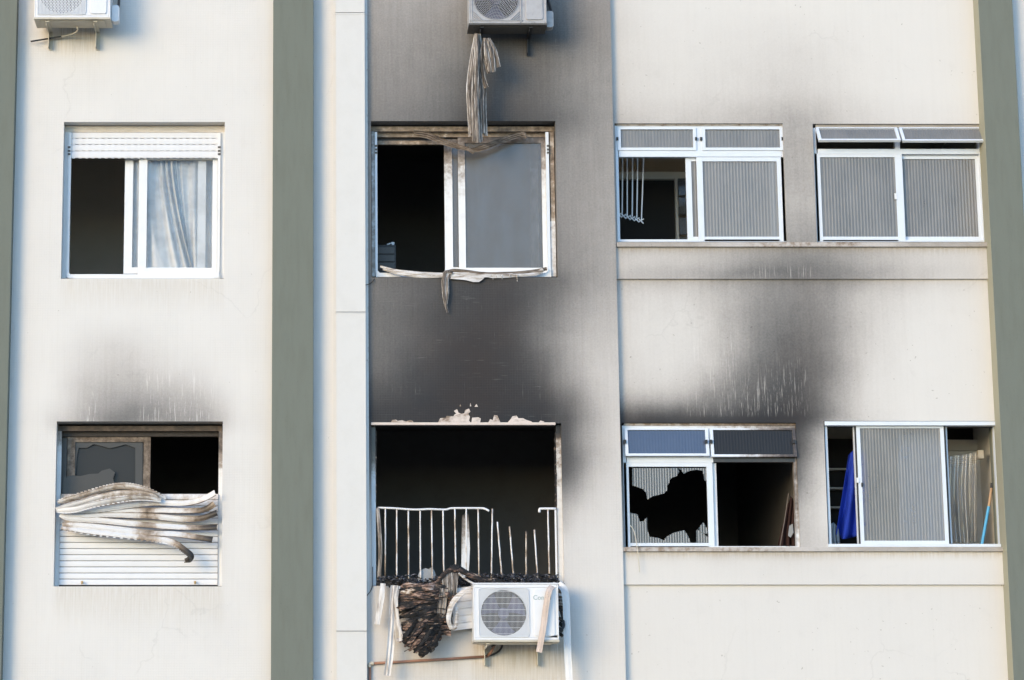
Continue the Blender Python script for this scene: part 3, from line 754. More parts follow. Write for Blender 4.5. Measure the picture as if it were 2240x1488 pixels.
BENT = [
 [(126, 1099, .03), (179, 1084, .0), (235, 1068, -.03), (278, 1064, -.04), (320, 1073, -.03), (362, 1092, .02)],
 [(122, 1114, -.02), (179, 1099, -.05), (240, 1082, -.07), (292, 1078, -.07), (330, 1083, -.05), (350, 1093, -.02)],
 [(124, 1117, -.03), (165, 1114, -.06), (207, 1103, -.08), (278, 1090, -.08), (320, 1088, -.06), (352, 1094, -.03)],
 [(145, 1121, .02), (221, 1114, .0), (323, 1101, .02), (400, 1101, .0), (440, 1094, -.03), (471, 1078, -.07)],
 [(151, 1128, .03), (221, 1117, .02), (323, 1117, .03), (420, 1118, .01), (450, 1114, -.02), (470, 1102, -.05)],
 [(136, 1127, .02), (185, 1128, .01), (235, 1126, .02), (323, 1129, .03), (425, 1136, .02), (475, 1122, -.04)],
 [(130, 1128, -.01), (160, 1135, .0), (221, 1139, .01), (323, 1149, .01), (419, 1155, .01), (475, 1153, -.03)],
 [(136, 1147, -.01), (221, 1154, -.02), (323, 1166, -.02), (390, 1170, -.02), (465, 1181, -.05)],
 [(134, 1155, -.03), (221, 1166, -.04), (323, 1177, -.05), (376, 1186, -.06), (405, 1204, -.08), (418, 1216, -.08), (414, 1223, -.07), (405, 1226, -.05)]]
def soot_bent(px, py):
    s = .15 + .85 * ss(375, 470, px) * ss(1085, 1120, py) + .48 * math.exp(-((px - 322) / 22) ** 2) * ss(1095, 1115, py)
    s += .55 * ss(355, 400, px) * ss(1180, 1190, py) + .35 * (1 - ss(140, 175, px)) * ss(1140, 1148, py) + .26 * (1 - ss(1080, 1112, py)) * (1 - ss(345, 370, px))
    return s
for i, p in enumerate(BENT):
    P = pxpath(p, 7); m = MB(); n = len(P)
    sc_ = [.55 + .45 * ss(0, .12, k / (n - 1)) - (.35 * ss(.8, 1, k / (n - 1)) if i < 3 or i == 8 else 0) for k in range(n)]
    hw = 12.6 * PX * .40
    m.sweep(P, slat_prof(12.6 * PX, .011, .004, 8, .007), attr=lambda q, a: min(1, soot_bent(*photo(*P[q])) + (.42 if a < -hw else .12 if a > hw else 0)), tilt=[(.55 if i < 3 else -.15) + .25 * math.sin(i * 2.1 + k * .15) for k in range(n)], scale=sc_)
    if i in (0, 1, 2, 8):                     # notched hooking lip along the edge
        for k in range(1, n - 1):
            q = P[k] + Vector((0, -.012, -.030 * sc_[k])) if i != 0 else P[k] + Vector((0, -.008, .028 * sc_[k]))
            m.box(q.x - .012, q.x + .012, q.y - .003, q.y + .005, q.z - .005, q.z + .005)
    m.build('bent_shutter_slat', M['slat_scorched'], w2, soot=soot_bent, smooth=False)

# --- smoke-stained window, top of the middle bay
w3 = win(1015, 436, 'smoke stained sliding window with grey glass and no shutter left')
m = MB(); m.px_box(810, 1217, 277, 287.5, .12, .05, 282); m.build('lintel_board', M['timber'], w3, soot=lambda px, py: .50 + .1 * ss(900, 1100, px))
m = MB(); m.px_box(824, 1200, 289, 300, .18, .05, 294); m.build('window_head', M['timber'], w3, soot=.52)
m = MB(); m.px_box(824, 1004, 308, 316, .21, .04, 312); m.build('head_rail', M['timber'], w3, soot=.52)
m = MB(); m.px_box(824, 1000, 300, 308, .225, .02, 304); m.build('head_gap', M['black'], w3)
m = MB(); m.px_box(813, 820, 288, 605, .10, .06, 440, 8); m.build('window_frame', M['alu'], w3, soot=lambda px, py: .45)
for a, b in ((820.5, 825.5), (1196, 1202.5)):
    m = MB(); m.px_box(a, b, 289, 604, .085, .06, 440, 8); m.build('shutter_guide', M['alu'], w3, soot=lambda px, py: .14 * (1 - ss(300, 420, py)))
guide_clips(w3, 823, 326, .078); guide_clips(w3, 1199.5, 326, .078)
m = MB(); m.px_box(1204, 1213, 288, 484, .10, .06, 390, 8); m.build('window_frame', M['timber'], w3, soot=lambda px, py: .50 + .3 * mnoise.noise(Vector((py / 14, 1, 0))))
m = MB(); m.px_box(1205, 1216, 484, 605, .10, .06, 545, 6); m.build('window_frame', M['white'], w3, soot=.28)
m = MB(); m.px_box(822, 1203, 597, 606, .085, .09, 602); m.build('window_sill', M['white'], w3)
bt = lambda px, py: .52 * (1 - ss(300, 420, py)) + .14 * (1 - ss(400, 590, py)) + .06
sash(w3, 1003, 1199, 301, 599, (15, 13, 12, 13), .150, M['white'], soot=bt)
pane(w3, 1017, 1188, 311, 588, .163, M['glass_smoky'])
sash(w3, 972.5, 1178, 305, 598, (17.5, 17, 10, 13), .190, M['white'], soot=bt)
pane(w3, 989, 1162, 313, 587, .203, M['glass_smoky'])
corner(w3, 1203, 1180, 588, 606); corner(w3, 822, 838, 588, 606)

# --- burnt-out window, bottom of the middle bay
w4 = win(1024, 1104, 'burnt out window opening with charred jambs and a black room behind')
m = MB(); m.px_box(812.5, 822, 930, 1281, .07, .09, 1100, 14); m.build('window_frame', M['alu'], w4, soot=lambda px, py: 1.0 * (1 - ss(960, 1085, py)))
m = MB(); m.px_box(1219, 1232, 930, 1281, .05, .11, 1100, 40); m.build('window_frame', M['duct'], w4, soot=lambda px, py: .98 * (1 - ss(935, 965, py)) + .34 * (1 - ss(960, 1150, py)) + .10 + .30 * mnoise.noise(Vector((py / 12, 3, 0))))
# charred crust on the inner jambs
def crust(px0, py0, py1, seed, w):
    random.seed(seed); m = MB(); n = 26
    for k in range(n):
        b0 = py0 + (py1 - py0) * k / n; q = random.uniform(.5, 1) * w * (1 - .5 * k / n)
        m.px_box(px0 - q, px0 + q * .8, b0, b0 + (py1 - py0) / n * random.uniform(.8, 1.6), .055 + random.uniform(-.01, .02), .05)
    m.build('charred_jamb', M['char'], w4, soot=.1)
crust(1216.5, 946, 1110, 4, 4); crust(823, 942, 1100, 5, 1.6)
m = MB(); m.px_prism([(1011, 1128), (1018, 1123), (1025, 1126), (1026, 1150), (1028, 1200), (1025, 1262), (1009, 1262), (1010, 1190)], .26, .03)
m.build('mullion_stub', M['white'], w4, soot=lambda px, py: .78 * (1 - ss(1125, 1190, py)))
m = MB(); m.px_box(823, 1226, 1264, 1283, .08, .16, 1272); m.build('window_sill', M['metal_dark'], w4, soot=.9)

# --- right bay windows
def head(w, a0, a1, b0, b1, soot=None):
    m = MB(); r = (b0 + b1) / 2; m.px_box(a0, a1, b0, b1, .085, .05, r); m.build('window_head', M['sill'], w, soot=soot)
AY = .095
# upper left of the bay: half open
w5 = win(1532, 400, 'white aluminium window with two closed vents and its left half open')
head(w5, 1349, 1714, 271, 275, lambda px, py: .3)
m = MB(); m.ring(1348, 1716, 275, 529, (6, 6, 5, 5), AY, .07); m.px_box(1354, 1710, 330, 343, AY - .004, .06, 336); m.px_box(1520, 1540, 280, 330, AY - .002, .05, 305); m.build('window_frame', M['alu'], w5)
for a0, a1 in ((1351, 1523), (1536, 1713)):
    sash(w5, a0, a1, 279, 329, (7, 7, 4, 6), AY - .014, M['alu'], name='vent_sash')
    pane(w5, a0 + 6, a1 - 6, 282, 325, AY + .004, M['glass_flute'], 'vent_pane', ribs=23, amp=.0010)
for px in (1350.5, 1523, 1534, 1712):
    m = MB(); m.px_box(px - 2.3, px + 2.3, 300, 307, AY - .022, .012); m.build('vent_latch', M['black'], w5)
sash(w5, 1526, 1718, 344, 528, (13, 16, 9, 10), AY, M['alu'], d=.028)
pane(w5, 1537, 1704, 352, 519, AY + .012, M['glass_flute'], ribs=24, amp=.0017)
sash(w5, 1502, 1696, 346, 527, (12, 11, 7, 9), AY + .035, M['alu'], d=.028)
pane(w5, 1512, 1686, 352, 519, AY + .047, M['glass_flute'], ribs=24)
# upper right of the bay: vents tilted out, fluted panes shut
w6 = win(1967, 400, 'white aluminium window of closed fluted panes under two tilted vents')
head(w6, 1784, 2150, 273, 279)
m = MB(); m.ring(1783, 2151, 280, 529, (6, 6, 4, 4), AY, .07); m.px_box(1789, 2145, 326, 337, AY - .003, .06, 331); m.px_box(1957, 1968, 283, 326, AY - .001, .05, 305); m.build('window_frame', M['alu'], w6)
def tilted_vent(w, a0, a1, b0, b1, out, soot=None, gm=None):
    """top-hung vent: top edge in the frame, bottom edge swung out"""
    r = (b0 + b1) / 2; x0, x1 = X(a0, r, AY), X(a1, r, AY)
    t = Vector((0, AY - .004, Z(b0, AY))); b = Vector((0, AY - out, Z(b1, AY - out)))
    d = b - t; L = d.length; d.normalize(); nrm = Vector((0, -d.z, d.y)); nrm = -nrm if nrm.y > 0 else nrm
    def slab(m, xa, xb, s0, s1, n0, n1):
        vs = []
        for n_ in (n0, n1):
            for s_ in (s0, s1):
                for x_ in (xa, xb):
                    p = t + d * s_ + nrm * n_; vs.append((x_, p.y, p.z))
        m.add(vs, [(0, 1, 3, 2), (4, 6, 7, 5), (0, 4, 5, 1), (2, 3, 7, 6), (0, 2, 6, 4), (1, 5, 7, 3)])
    m = MB(); wv = .028
    slab(m, x0, x0 + wv, 0, L, -.012, .014); slab(m, x1 - wv, x1, 0, L, -.012, .014)
    slab(m, x0 + wv, x1 - wv, 0, .016, -.011, .013); slab(m, x0 + wv, x1 - wv, L - .022, L, -.011, .013)
    m.build('vent_sash', M['alu'], w, soot=soot)
    m = MB(); n = 26 * 4; vs = []
    for i in range(n + 1):
        x = x0 + wv + (x1 - x0 - 2 * wv) * i / n; o = .0014 * math.cos(2 * math.pi * i / 4)
        for s_ in (.016, L - .022):
            p = t + d * s_ + nrm * o; vs.append((x, p.y, p.z))
    m.add(vs, [(2 * i, 2 * i + 2, 2 * i + 3, 2 * i + 1) for i in range(n)])
    m.build('vent_pane', gm or M['glass_flute'], w, smooth=True)
tilted_vent(w6, 1784, 1962, 281, 309, .14); tilted_vent(w6, 1966, 2148, 281, 310, .14)
sash(w6, 1785, 1977, 336, 528, (12, 16, 8, 10), AY, M['alu'], d=.028)
pane(w6, 1796, 1963, 343, 519, AY + .012, M['glass_flute'], ribs=24)
sash(w6, 1960, 2150, 340, 528, (17, 13, 8, 10), AY + .035, M['alu'], d=.028)
pane(w6, 1975, 2138, 347, 520, AY + .047, M['glass_flute'], ribs=24)
m = MB(); m.px_box(1957, 1962, 423, 436, AY - .008, .01); m.build('sash_latch', M['white'], w6)
# lower left of the bay: broken
soot7 = lambda px, py: .72 * ss(1560, 1700, px) * (1 - ss(985, 1050, py) * .4) + .35 * (1 - ss(1365, 1385, px)) * 0
w7 = win(1555, 1062, 'white aluminium window with a smashed left pane and soot on its right half')
head(w7, 1365, 1742, 926, 931, lambda px, py: .35 + .3 * ss(1600, 1740, px))
m = MB(); m.ring(1364, 1745, 931, 1199, (7, 7, 7, 4), AY, .07, 10); m.px_box(1371, 1560, 1000, 1012, AY - .003, .06, 1006); m.px_box(1540, 1560, 938, 1000, AY - .002, .05, 970)
m.build('window_frame', M['alu'], w7, soot=lambda px, py: .60 * ss(1600, 1740, px) * (1 - ss(1080, 1190, py) * .5))
m = MB(); m.px_box(1560.5, 1738, 1000, 1011, AY - .003, .06, 1006); m.build('window_transom', M['alu'], w7, soot=lambda px, py: .93)
tilted_vent(w7, 1366, 1549, 938, 998, .05, gm=M['glass_flute_blue'])
tilted_vent(w7, 1553, 1740, 938, 1000, .05, soot=lambda px, py: .80 * ss(1560, 1600, px), gm=M['glass_dark'])
for px in (1367, 1545, 1556, 1737):
    m = MB(); m.px_box(px - 3, px + 3, 962, 970, AY - .06, .03); m.build('vent_latch', M['black'], w7)
sash(w7, 1366, 1561, 1012, 1198, (11, 13, 9, 10), AY, M['alu'], d=.028)
m = MB(); m.px_box(1561.5, 1569, 1013, 1197, AY + .03, .03, 1105); m.build('meeting_stile', M['white'], w7, soot=.15)
def shard(pts, name='glass_shard', mat='glass_broken', y=AY + .012):
    xs = [p[0] for p in pts]; m = MB(); m.px_prism(pts, y, .004); m.build(name, M[mat], w7)
    # rolled ribs on the shard
    m = MB(); a = min(xs); ys_ = []
    while a < max(xs):
        a += 5.7; hits = []
        for (xa, ya), (xb, yb) in zip(pts, pts[1:] + pts[:1]):
            if (xa - a) * (xb - a) < 0: hits.append(ya + (yb - ya) * (a - xa) / (xb - xa))
        hits.sort()
        for q in range(0, len(hits) - 1, 2):
            if hits[q + 1] - hits[q] > 3: m.px_box(a - 1.2, a + 1.2, hits[q] + .5, hits[q + 1] - .5, y - .003, .0028)
    if m.v: m.build('glass_rib', M['glass_ridge'], w7, kind='stuff')
shard([(1383, 1024), (1482, 1024), (1486, 1032), (1480, 1042), (1470, 1045), (1465, 1050), (1462, 1060), (1459, 1063), (1460, 1072), (1452, 1080), (1436, 1084), (1427, 1086), (1416, 1093), (1413, 1078), (1406, 1070), (1383, 1062)])
shard([(1482, 1024), (1547, 1024), (1547, 1053), (1541, 1052), (1538, 1030), (1524, 1028), (1510, 1030), (1500, 1034), (1496, 1037), (1490, 1028)])
shard([(1378, 1188), (1378, 1122), (1394, 1125), (1400, 1141), (1408, 1140), (1415, 1132), (1416, 1158), (1421, 1174), (1440, 1177), (1452, 1182), (1465, 1188)])
shard([(1450, 1188), (1458, 1174), (1475, 1165), (1497, 1160), (1505, 1172), (1511, 1188)])
shard([(1528, 1156), (1538, 1142), (1552, 1165), (1551, 1168), (1536, 1168)], mat='glass_clear', y=AY + .02)
shard([(1523, 1188), (1523, 1160), (1526, 1158), (1550, 1176), (1552, 1188)], y=AY + .026)
# lower right of the bay: no vents, panes slid to the middle
w8 = win(1997, 1058, 'vent-less aluminium window with panes slid to the middle and both ends open')
m = MB(); m.px_box(1804, 2182, 922, 930.5, .05, .08, 926); m.px_box(1809, 1814, 930.5, 1190, AY, .06, 1060); m.px_box(2180, 2187, 930.5, 1190, AY, .06, 1060); m.px_box(1812, 2190, 1190, 1196.5, .05, .10, 1194); m.build('window_frame', M['alu'], w8)
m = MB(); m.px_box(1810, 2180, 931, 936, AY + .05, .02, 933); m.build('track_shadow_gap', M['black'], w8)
sash(w8, 1878, 2070, 930, 1190, (8, 8, 7, 7), AY - .005, M['alu'], d=.028)
for a, b in ((1874.5, 1877.5), (2070.5, 2074)):
    m = MB(); m.px_box(a, b, 930, 1190, AY + .006, .02, 1060); m.build('sash_seal', M['black'], w8)
pane(w8, 1885, 2064, 936, 1184, AY + .008, M['glass_flute_pale'], ribs=27, amp=.0017)
sash(w8, 1871, 2077, 932, 1189, (5, 5, 5, 6), AY + .035, M['alu'], d=.028)
m = MB(); m.px_box(1874, 1879, 1045, 1056, AY - .016, .012); m.build('sash_latch', M['white'], w8)
m = MB(); m.px_box(1884.5, 1888.5, 1056, 1065, AY - .014, .010); m.build('sash_lock', M['black'], w8)

# ---------------------------------------------------------------- things inside the rooms
def drape(name, label, cat, cols, y, mat, amp=.02, freq=9, nz=26, group=None, seed=0, th=True, nx=60):
    """cloth hung from a top line: cols = [(u, top px, top py, bottom px, bottom py)] across its width"""
    m = MB(); vs = []
    us = [c[0] for c in cols]
    def lerp(u, k):
        return float(np.interp(u, us, [c[k] for c in cols]))
    for j in range(nz + 1):
        t = j / nz
        for i in range(nx + 1):
            u = i / nx; px = lerp(u, 1) * (1 - t) + lerp(u, 3) * t; py = lerp(u, 2) * (1 - t) + lerp(u, 4) * t
            q = y + amp * (.35 + .65 * t) * math.sin(freq * 2 * math.pi * u + 1.3 * math.sin(3 * t + seed)) + amp * .6 * mnoise.noise(Vector((u * 7, t * 3, seed)))
            vs.append(at(px, py, q))
    fs = [(j * (nx + 1) + i, (j + 1) * (nx + 1) + i, (j + 1) * (nx + 1) + i + 1, j * (nx + 1) + i + 1) for j in range(nz) for i in range(nx)]
    m.add(vs, fs); o = m.build(name, mat, smooth=True, label=label, cat=cat, group=group)
    if th: s = o.modifiers.new('thickness', 'SOLIDIFY'); s.thickness = .004
    return o
def curtain():
    m = MB(); nx, nz = 130, 40; vs = []
    for j in range(nz + 1):
        t = j / nz
        for i in range(nx + 1):
            u = i / nx
            px = 286 + 194 * u + 52 * math.exp(-((u - .42) / .16) ** 2) * t ** 1.6; py = 326 + 272 * t
            q = .255 + .022 * math.sin(2 * math.pi * 8 * u + .8 * math.sin(4 * t)) * (.5 + .5 * t) + .055 * math.exp(-((u - .42) / .10) ** 2) * math.sin(2 * math.pi * 17 * u + t)
            q += .05 * mnoise.noise(Vector((u * 5, t * 1.2, 4)))
            vs.append(at(px, py, q - .04 * t))
    m.add(vs, [(j * (nx + 1) + i, (j + 1) * (nx + 1) + i, (j + 1) * (nx + 1) + i + 1, j * (nx + 1) + i + 1) for j in range(nz) for i in range(nx)])
    return m.build('curtain', M['curtain'], smooth=True, label='white sheer curtain gathered behind the clean left window', cat='curtain')
curtain()
# cabinet and a scrap of paper in the smoke-stained room
cab = thing('cabinet', 'dark drawer cabinet standing inside the smoke stained window', 'cabinet', at(845, 592, .55))
m = MB(); m.px_box(822, 866, 536, 640, .50, .35, 560); m.build('cabinet_body', M['black'], cab)
for k in range(3):
    m = MB(); m.px_box(825, 863, 541 + 17 * k, 555 + 17 * k, .488, .011, 560); dd_ = m.build('drawer', M['metal_dark'], cab)
m = MB(); m.px_prism([(846, 534), (860, 529), (863, 531), (862, 536), (858, 536), (856, 533), (847, 536)], .52, .02)
m.build('paper_scrap', M['white'], label='small white paper scrap lying on the dark cabinet', cat='paper')
# clothes drying rack hanging in the half-open window
rack = thing('drying_rack', 'white hanging clothes drying rack with thin rods inside the half open window', 'drying rack', at(1380, 350, .5))
rods = [(1351.5, 350, 1353, 458), (1362, 347, 1361, 472), (1372, 349, 1372, 474), (1384, 351, 1383, 474), (1395, 353, 1393, 477), (1408, 352, 1403, 485)]
for a, b, c_, d in rods:
    m = MB(); m.tube([at(a, b - 14, .45), at((a + c_) / 2, (b + d) / 2, .45), at(c_, d, .45)], .0065, 6); m.build('rod', M['white'], rack)
m = MB()
for i, (a, b, c_, d) in enumerate(rods):
    q = 1352 + 9.5 * i; z_ = 468 + 2.6 * i
    m.tube([at(q - 2, z_ - 2, .44), at(q + 8, z_ + 8, .42)], .006, 6); m.tube([at(q - 2, z_ + 4, .44), at(q + 9, z_ - 2, .42)], .006, 6)
m.build('lattice_arm', M['white'], rack)
# what shows of that utility room: beam, dark panel for the unlit door opening, column of glass blocks
m = MB(); m.px_box(1340, 1740, 376, 392, 1.20, .10, 384); m.build('room_beam', M['room_light'], bld)
m = MB(); m.px_box(1330, 1478, 392, 640, 1.25, .06, 480); m.build('dark_opening_panel', M['room_dark'], bld)  # near-black slab paints in the unlit door opening
for a, b in ((1478.5, 1484), (1506, 1512)):
    m = MB(); m.px_box(a, b, 388, 560, 1.18, .12, 470); m.build('block_surround', M['room_light'], bld)
for b0 in (390, 431, 476, 519):
    m = MB(); m.px_box(1485, 1505, b0, b0 + 38, 1.17, .10, 470); m.build('glass_block', M['glass_block'], bld, bevel=.008)
m = MB(); m.px_box(1770, 2170, 390, 640, 1.3, .06, 480); m.build('dark_opening_panel', M['room_dark'], bld)  # near-black slab paints in the unlit depth of this room
# utility room with washing
gar = drape('blue_garment', 'bright blue garment hanging inside the open left end of the window', 'garment',
      [(0, 1856, 996, 1828, 1170), (.35, 1868, 984, 1845, 1180), (.7, 1884, 985, 1872, 1174), (1, 1897, 990, 1903, 1168)], .30, M['blue_cloth'], .05, 2.2, nx=48, seed=3)
m = MB(); m.tube(pxpath([(1868, 977, .33), (1872, 971, .33), (1877, 973, .33), (1876, 984, .33)], 5), .006, 6); m.build('coat_hanger', M['white'], label='white hook of the hanger above the blue garment', cat='hanger')
drape('folded_cloth', 'grey cloth heaped below the blue garment in the window corner', 'cloth',
      [(0, 1808, 1150, 1806, 1196), (.5, 1824, 1143, 1826, 1196), (1, 1834, 1158, 1838, 1196)], .30, M['grey_cloth'], .02, 3, nx=24)
drape('pale_blue_cloth', 'pale blue cloth hanging behind the fluted pane of the vent-less window', 'cloth',
      [(0, 1965, 950, 1968, 1190), (.5, 2010, 948, 2014, 1190), (1, 2066, 950, 2068, 1190)], .36, M['pale_cloth'], .02, 4, nx=32)
drape('plastic_cover', 'crumpled clear plastic cover hanging inside the open right end of the window', 'plastic sheet',
      [(0, 2066, 1000, 2070, 1190), (.3, 2092, 996, 2098, 1186), (.6, 2118, 994, 2122, 1190), (.85, 2130, 990, 2128, 1182), (1, 2138, 990, 2136, 1186)], .32, M['film'], .030, 5, nx=64, th=False)
pr = thing('wall_rack', 'grey wire rack under the ceiling behind the clear plastic cover', 'rack', at(2110, 1000, .5))
for k in range(5):
    m = MB(); m.tube([at(2066, 1003 + 4.5 * k, .5), at(2146 - 3 * k, 998 + 4.2 * k, .44)], .005, 6); m.build('rod', M['metal_cream'], pr)
m = MB(); m.px_box(2140, 2152, 985, 1003, .42, .08); m.build('bracket', M['metal_cream'], pr)
br = thing('broom', 'broom handle with blue sleeve leaning on the white reveal of the window', 'broom', at(2150, 1188, .26))
m = MB(); m.tube([at(2147, 1196, .26), at(2163, 1108, .27)], .014, 10); m.build('handle_sleeve', M['broom_blue'], br)
m = MB(); m.tube([at(2163, 1108, .27), at(2169, 1068, .275)], .012, 10); m.build('handle', M['wood'], br)
m = MB(); m.tube([at(2169, 1068, .275), at(2170, 1057, .277)], .014, 10); m.build('handle_cap', M['black'], br)
m = MB(); m.px_box(2040, 2162, 962, 986, .95, .08, 974); m.build('room_beam', M['room_light'], bld)
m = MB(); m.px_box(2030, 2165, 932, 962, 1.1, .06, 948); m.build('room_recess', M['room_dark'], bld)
m = MB(); m.px_box(2036, 2170, 987, 1210, .90, .05, 1090); m.build('back_wall_panel', M['room_light'], bld)  # pale panel added near the window to catch light for the back wall
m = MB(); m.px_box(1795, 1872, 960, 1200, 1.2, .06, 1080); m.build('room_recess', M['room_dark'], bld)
for k in range(4):
    m = MB(); m.px_box(1800, 1868, 1024 + 42 * k, 1028 + 42 * k, 1.1, .09, 1060); m.build('room_shelf', M['room_grey'], bld)
# burnt rag and stick in the smashed window
drape('burnt_rag', 'sooty reddish rag hanging in the lower right corner of the smashed window', 'rag',
      [(0, 1722, 1110, 1700, 1196), (.5, 1730, 1085, 1722, 1196), (1, 1738, 1100, 1741, 1196)], .30, M['red_cloth'], .025, 3, nx=24)
m = MB(); m.tube([at(1706, 1196, .26), at(1716, 1140, .27), at(1725, 1080, .28)], .0034, 6)
m.build('stick', M['timber_grey'], label='thin pale stick leaning in the smashed window beside the sooty rag', cat='stick')
m = MB(); m.px_prism([(1727, 1150), (1734, 1146), (1736, 1165), (1730, 1176), (1724, 1172)], .24, .008); m.build('paper_piece', M['grey_cloth'], label='small grey blue scrap caught on the sooty rag', cat='scrap')

# ---------------------------------------------------------------- air conditioners
ACG = 'air conditioner units on the facade'
def ac_unit(a0, a1, b1, hgt, y, label, body, style, sooty=False, cover=True, btop=None):
    """front face from px a0..a1, bottom edge at py b1, hgt metres high"""
    x0, x1 = X(a0, b1, y), X(a1, b1, y); z0 = Z(b1, y); z1 = z0 + hgt; W = x1 - x0; dp = .27
    t = thing('air_conditioner', label, 'air conditioner', ((x0 + x1) / 2, y + dp / 2, z0), ACG)
    s_ = (lambda px, py: .12 + .25 * ss(30, 60, py)) if sooty else None
    fr = W * .295; fx = x0 + W * .355; fz = z0 + hgt * .50; fr = min(fr, hgt * .40)
    # casing front with the round opening
    m = MB(); N = 48
    gx0, gx1, gz0, gz1 = x0 + .012, x1 - .012, z0 + .035, z1 - .03
    sq = []
    for k in range(N):
        a = 2 * math.pi * k / N; c_, s2 = math.cos(a), math.sin(a)
        q = min(((gx1 - fx) if c_ > 0 else (fx - gx0)) / max(abs(c_), 1e-6), ((gz1 - fz) if s2 > 0 else (fz - gz0)) / max(abs(s2), 1e-6))
        sq.append((fx + c_ * q, fz + s2 * q))
    vs = [(fx + fr * math.cos(2 * math.pi * k / N), y + .004, fz + fr * math.sin(2 * math.pi * k / N)) for k in range(N)]
    vs += [(p[0], y, p[1]) for p in sq]
    vs += [(fx + fr * math.cos(2 * math.pi * k / N), y + .05, fz + fr * math.sin(2 * math.pi * k / N)) for k in range(N)]
    fs = [(k, (k + 1) % N, N + (k + 1) % N, N + k) for k in range(N)] + [(k, 2 * N + k, 2 * N + (k + 1) % N, (k + 1) % N) for k in range(N)]
    m.add(vs, fs)
    for cx_, cz_ in ((gx0, gz0), (gx1, gz0), (gx0, gz1), (gx1, gz1)):      # corner fillers
        near = sorted(range(N), key=lambda k: (sq[k][0] - cx_) ** 2 + (sq[k][1] - cz_) ** 2)[:2]
        m.add([(cx_, y, cz_), (sq[near[0]][0], y, sq[near[0]][1]), (sq[near[1]][0], y, sq[near[1]][1])], [(0, 1, 2)])
    m.build('front_panel', body, t, soot=s_)
    m = MB()
    m.box(x0, gx0 - .0005, y - .002, y + dp, z0 + .012, z1); m.box(gx1 + .0005, x1, y - .002, y + dp, z0 + .012, z1)
    m.box(gx0, gx1, y - .002, y + dp, gz1 + .0005, z1 - .0005); m.box(gx0, gx1, y - .002, y + dp, z0 + .012, gz0 - .0005)
    m.box(gx0, gx1, y + dp - .01, y + dp - .002, gz0, gz1)
    m.build('casing', body, t, soot=s_, bevel=.005)
    m = MB(); m.box(x0 - .006, x1 + .006, y - .006, y + dp + .01, z1 + .001, z1 + .014); m.build('top_cover', body, t, soot=s_, bevel=.004)
    m = MB(); m.box(x0 - .004, x1 + .004, y - .008, y + dp, z0 - .006, z0 + .0115)
    m.box(x0 + .05, x1 - .05, y + .03, y + dp - .03, z0 - .014, z0 - .007); m.build('base_pan', M['metal_dark'] if sooty else M['metal_cream'], t, bevel=.003)
    # raised rim round the grille and the service panel with rounded corners
    def rounded(xa, xb, za, zb, r, k=5):
        o = []
        for cx_, cz_, a in ((xb - r, zb - r, 0), (xa + r, zb - r, 90), (xa + r, za + r, 180), (xb - r, za + r, 270)):
            o += [(cx_ + r * math.cos(R(a + 90 * i / k)), cz_ + r * math.sin(R(a + 90 * i / k))) for i in range(k + 1)]
        return o
    m = MB(); ro = rounded(fx - fr - .022, fx + fr + .022, max(fz - fr - .024, gz0 + .004), min(fz + fr + .024, gz1 - .004), .03)
    m.tube([(p[0], y - .003, p[1]) for p in ro + [ro[0]]], .0045, 6); m.build('grille_rim', body, t, soot=s_, smooth=True)
    m = MB(); m.prism(rounded(fx + fr + .065, x1 - .035, gz0 + .012, gz1 - .02, .022), y - .010, y - .0005); m.build('service_panel', body, t, soot=s_, bevel=.003)
    # fan behind the grille
    m = MB(); m.tube([(fx, y + .04, fz), (fx, y + .10, fz)], fr * .24, 20); m.build('fan_hub', M['fan'], t)
    for k in range(3):
        a = 2 * math.pi * k / 3 + .5; m = MB(); vs = []; nn = 8
        for i in range(nn + 1):
            r_ = fr * (.22 + .74 * i / nn); sp = .55 + .25 * i / nn
            for j in range(5):
                q = a + sp * (j / 4 - .5) * 1.5; vs.append((fx + r_ * math.cos(q), y + .05 + .05 * j / 4, fz + r_ * math.sin(q)))
        fs = [(i * 5 + j, i * 5 + j + 1, (i + 1) * 5 + j + 1, (i + 1) * 5 + j) for i in range(nn) for j in range(4)]
        m.add(vs, fs); m.build('fan_blade', M['fan'], t, smooth=True)
    m = MB(); m.box(gx0 + .01, fx + fr + .06, y + .14, y + .15, gz0, gz1); m.build('coil', M['room_dark'], t)
    # grille wires
    m = MB(); w_ = .0023
    if style == 'bars':
        g0, g1 = fx - fr - .014, fx + fr + .014; h0, h1 = fz - fr - .012, fz + fr + .012
        n = 40
        for k in range(n + 1):
            xx = g0 + (g1 - g0) * k / n; m.box(xx - w_ * .5, xx + w_ * .5, y - .009, y - .006, h0, h1)
        for k in range(8):
            zz = h0 + (h1 - h0) * (k + .5) / 8; m.box(g0, g1, y - .0058, y - .0035, zz - w_ * .6, zz + w_ * .6)
    elif style == 'dashes':
        g0, g1 = fx - fr - .014, fx + fr + .014; h0, h1 = fz - fr - .012, fz + fr + .012; n = 34
        for k in range(n + 1):
            xx = g0 + (g1 - g0) * k / n; m.box(xx - .0035, xx + .0035, y - .009, y - .006, h0, h1)
        for k in range(n):
            xa = g0 + (g1 - g0) * k / n
            for j in range(14):
                zz = h0 + (h1 - h0) * (j + (.5 if k % 2 else 0)) / 14; m.box(xa, xa + (g1 - g0) / n, y - .0058, y - .0035, zz - .003, zz + .003)
    else:
        for k in range(1, 15):
            r_ = fr * (k + .3) / 14.6; nn = 48
            P = [(fx + r_ * math.cos(2 * math.pi * i / nn), y - .007, fz + r_ * math.sin(2 * math.pi * i / nn)) for i in range(nn + 1)]
            m.tube(P, .0027, 4)
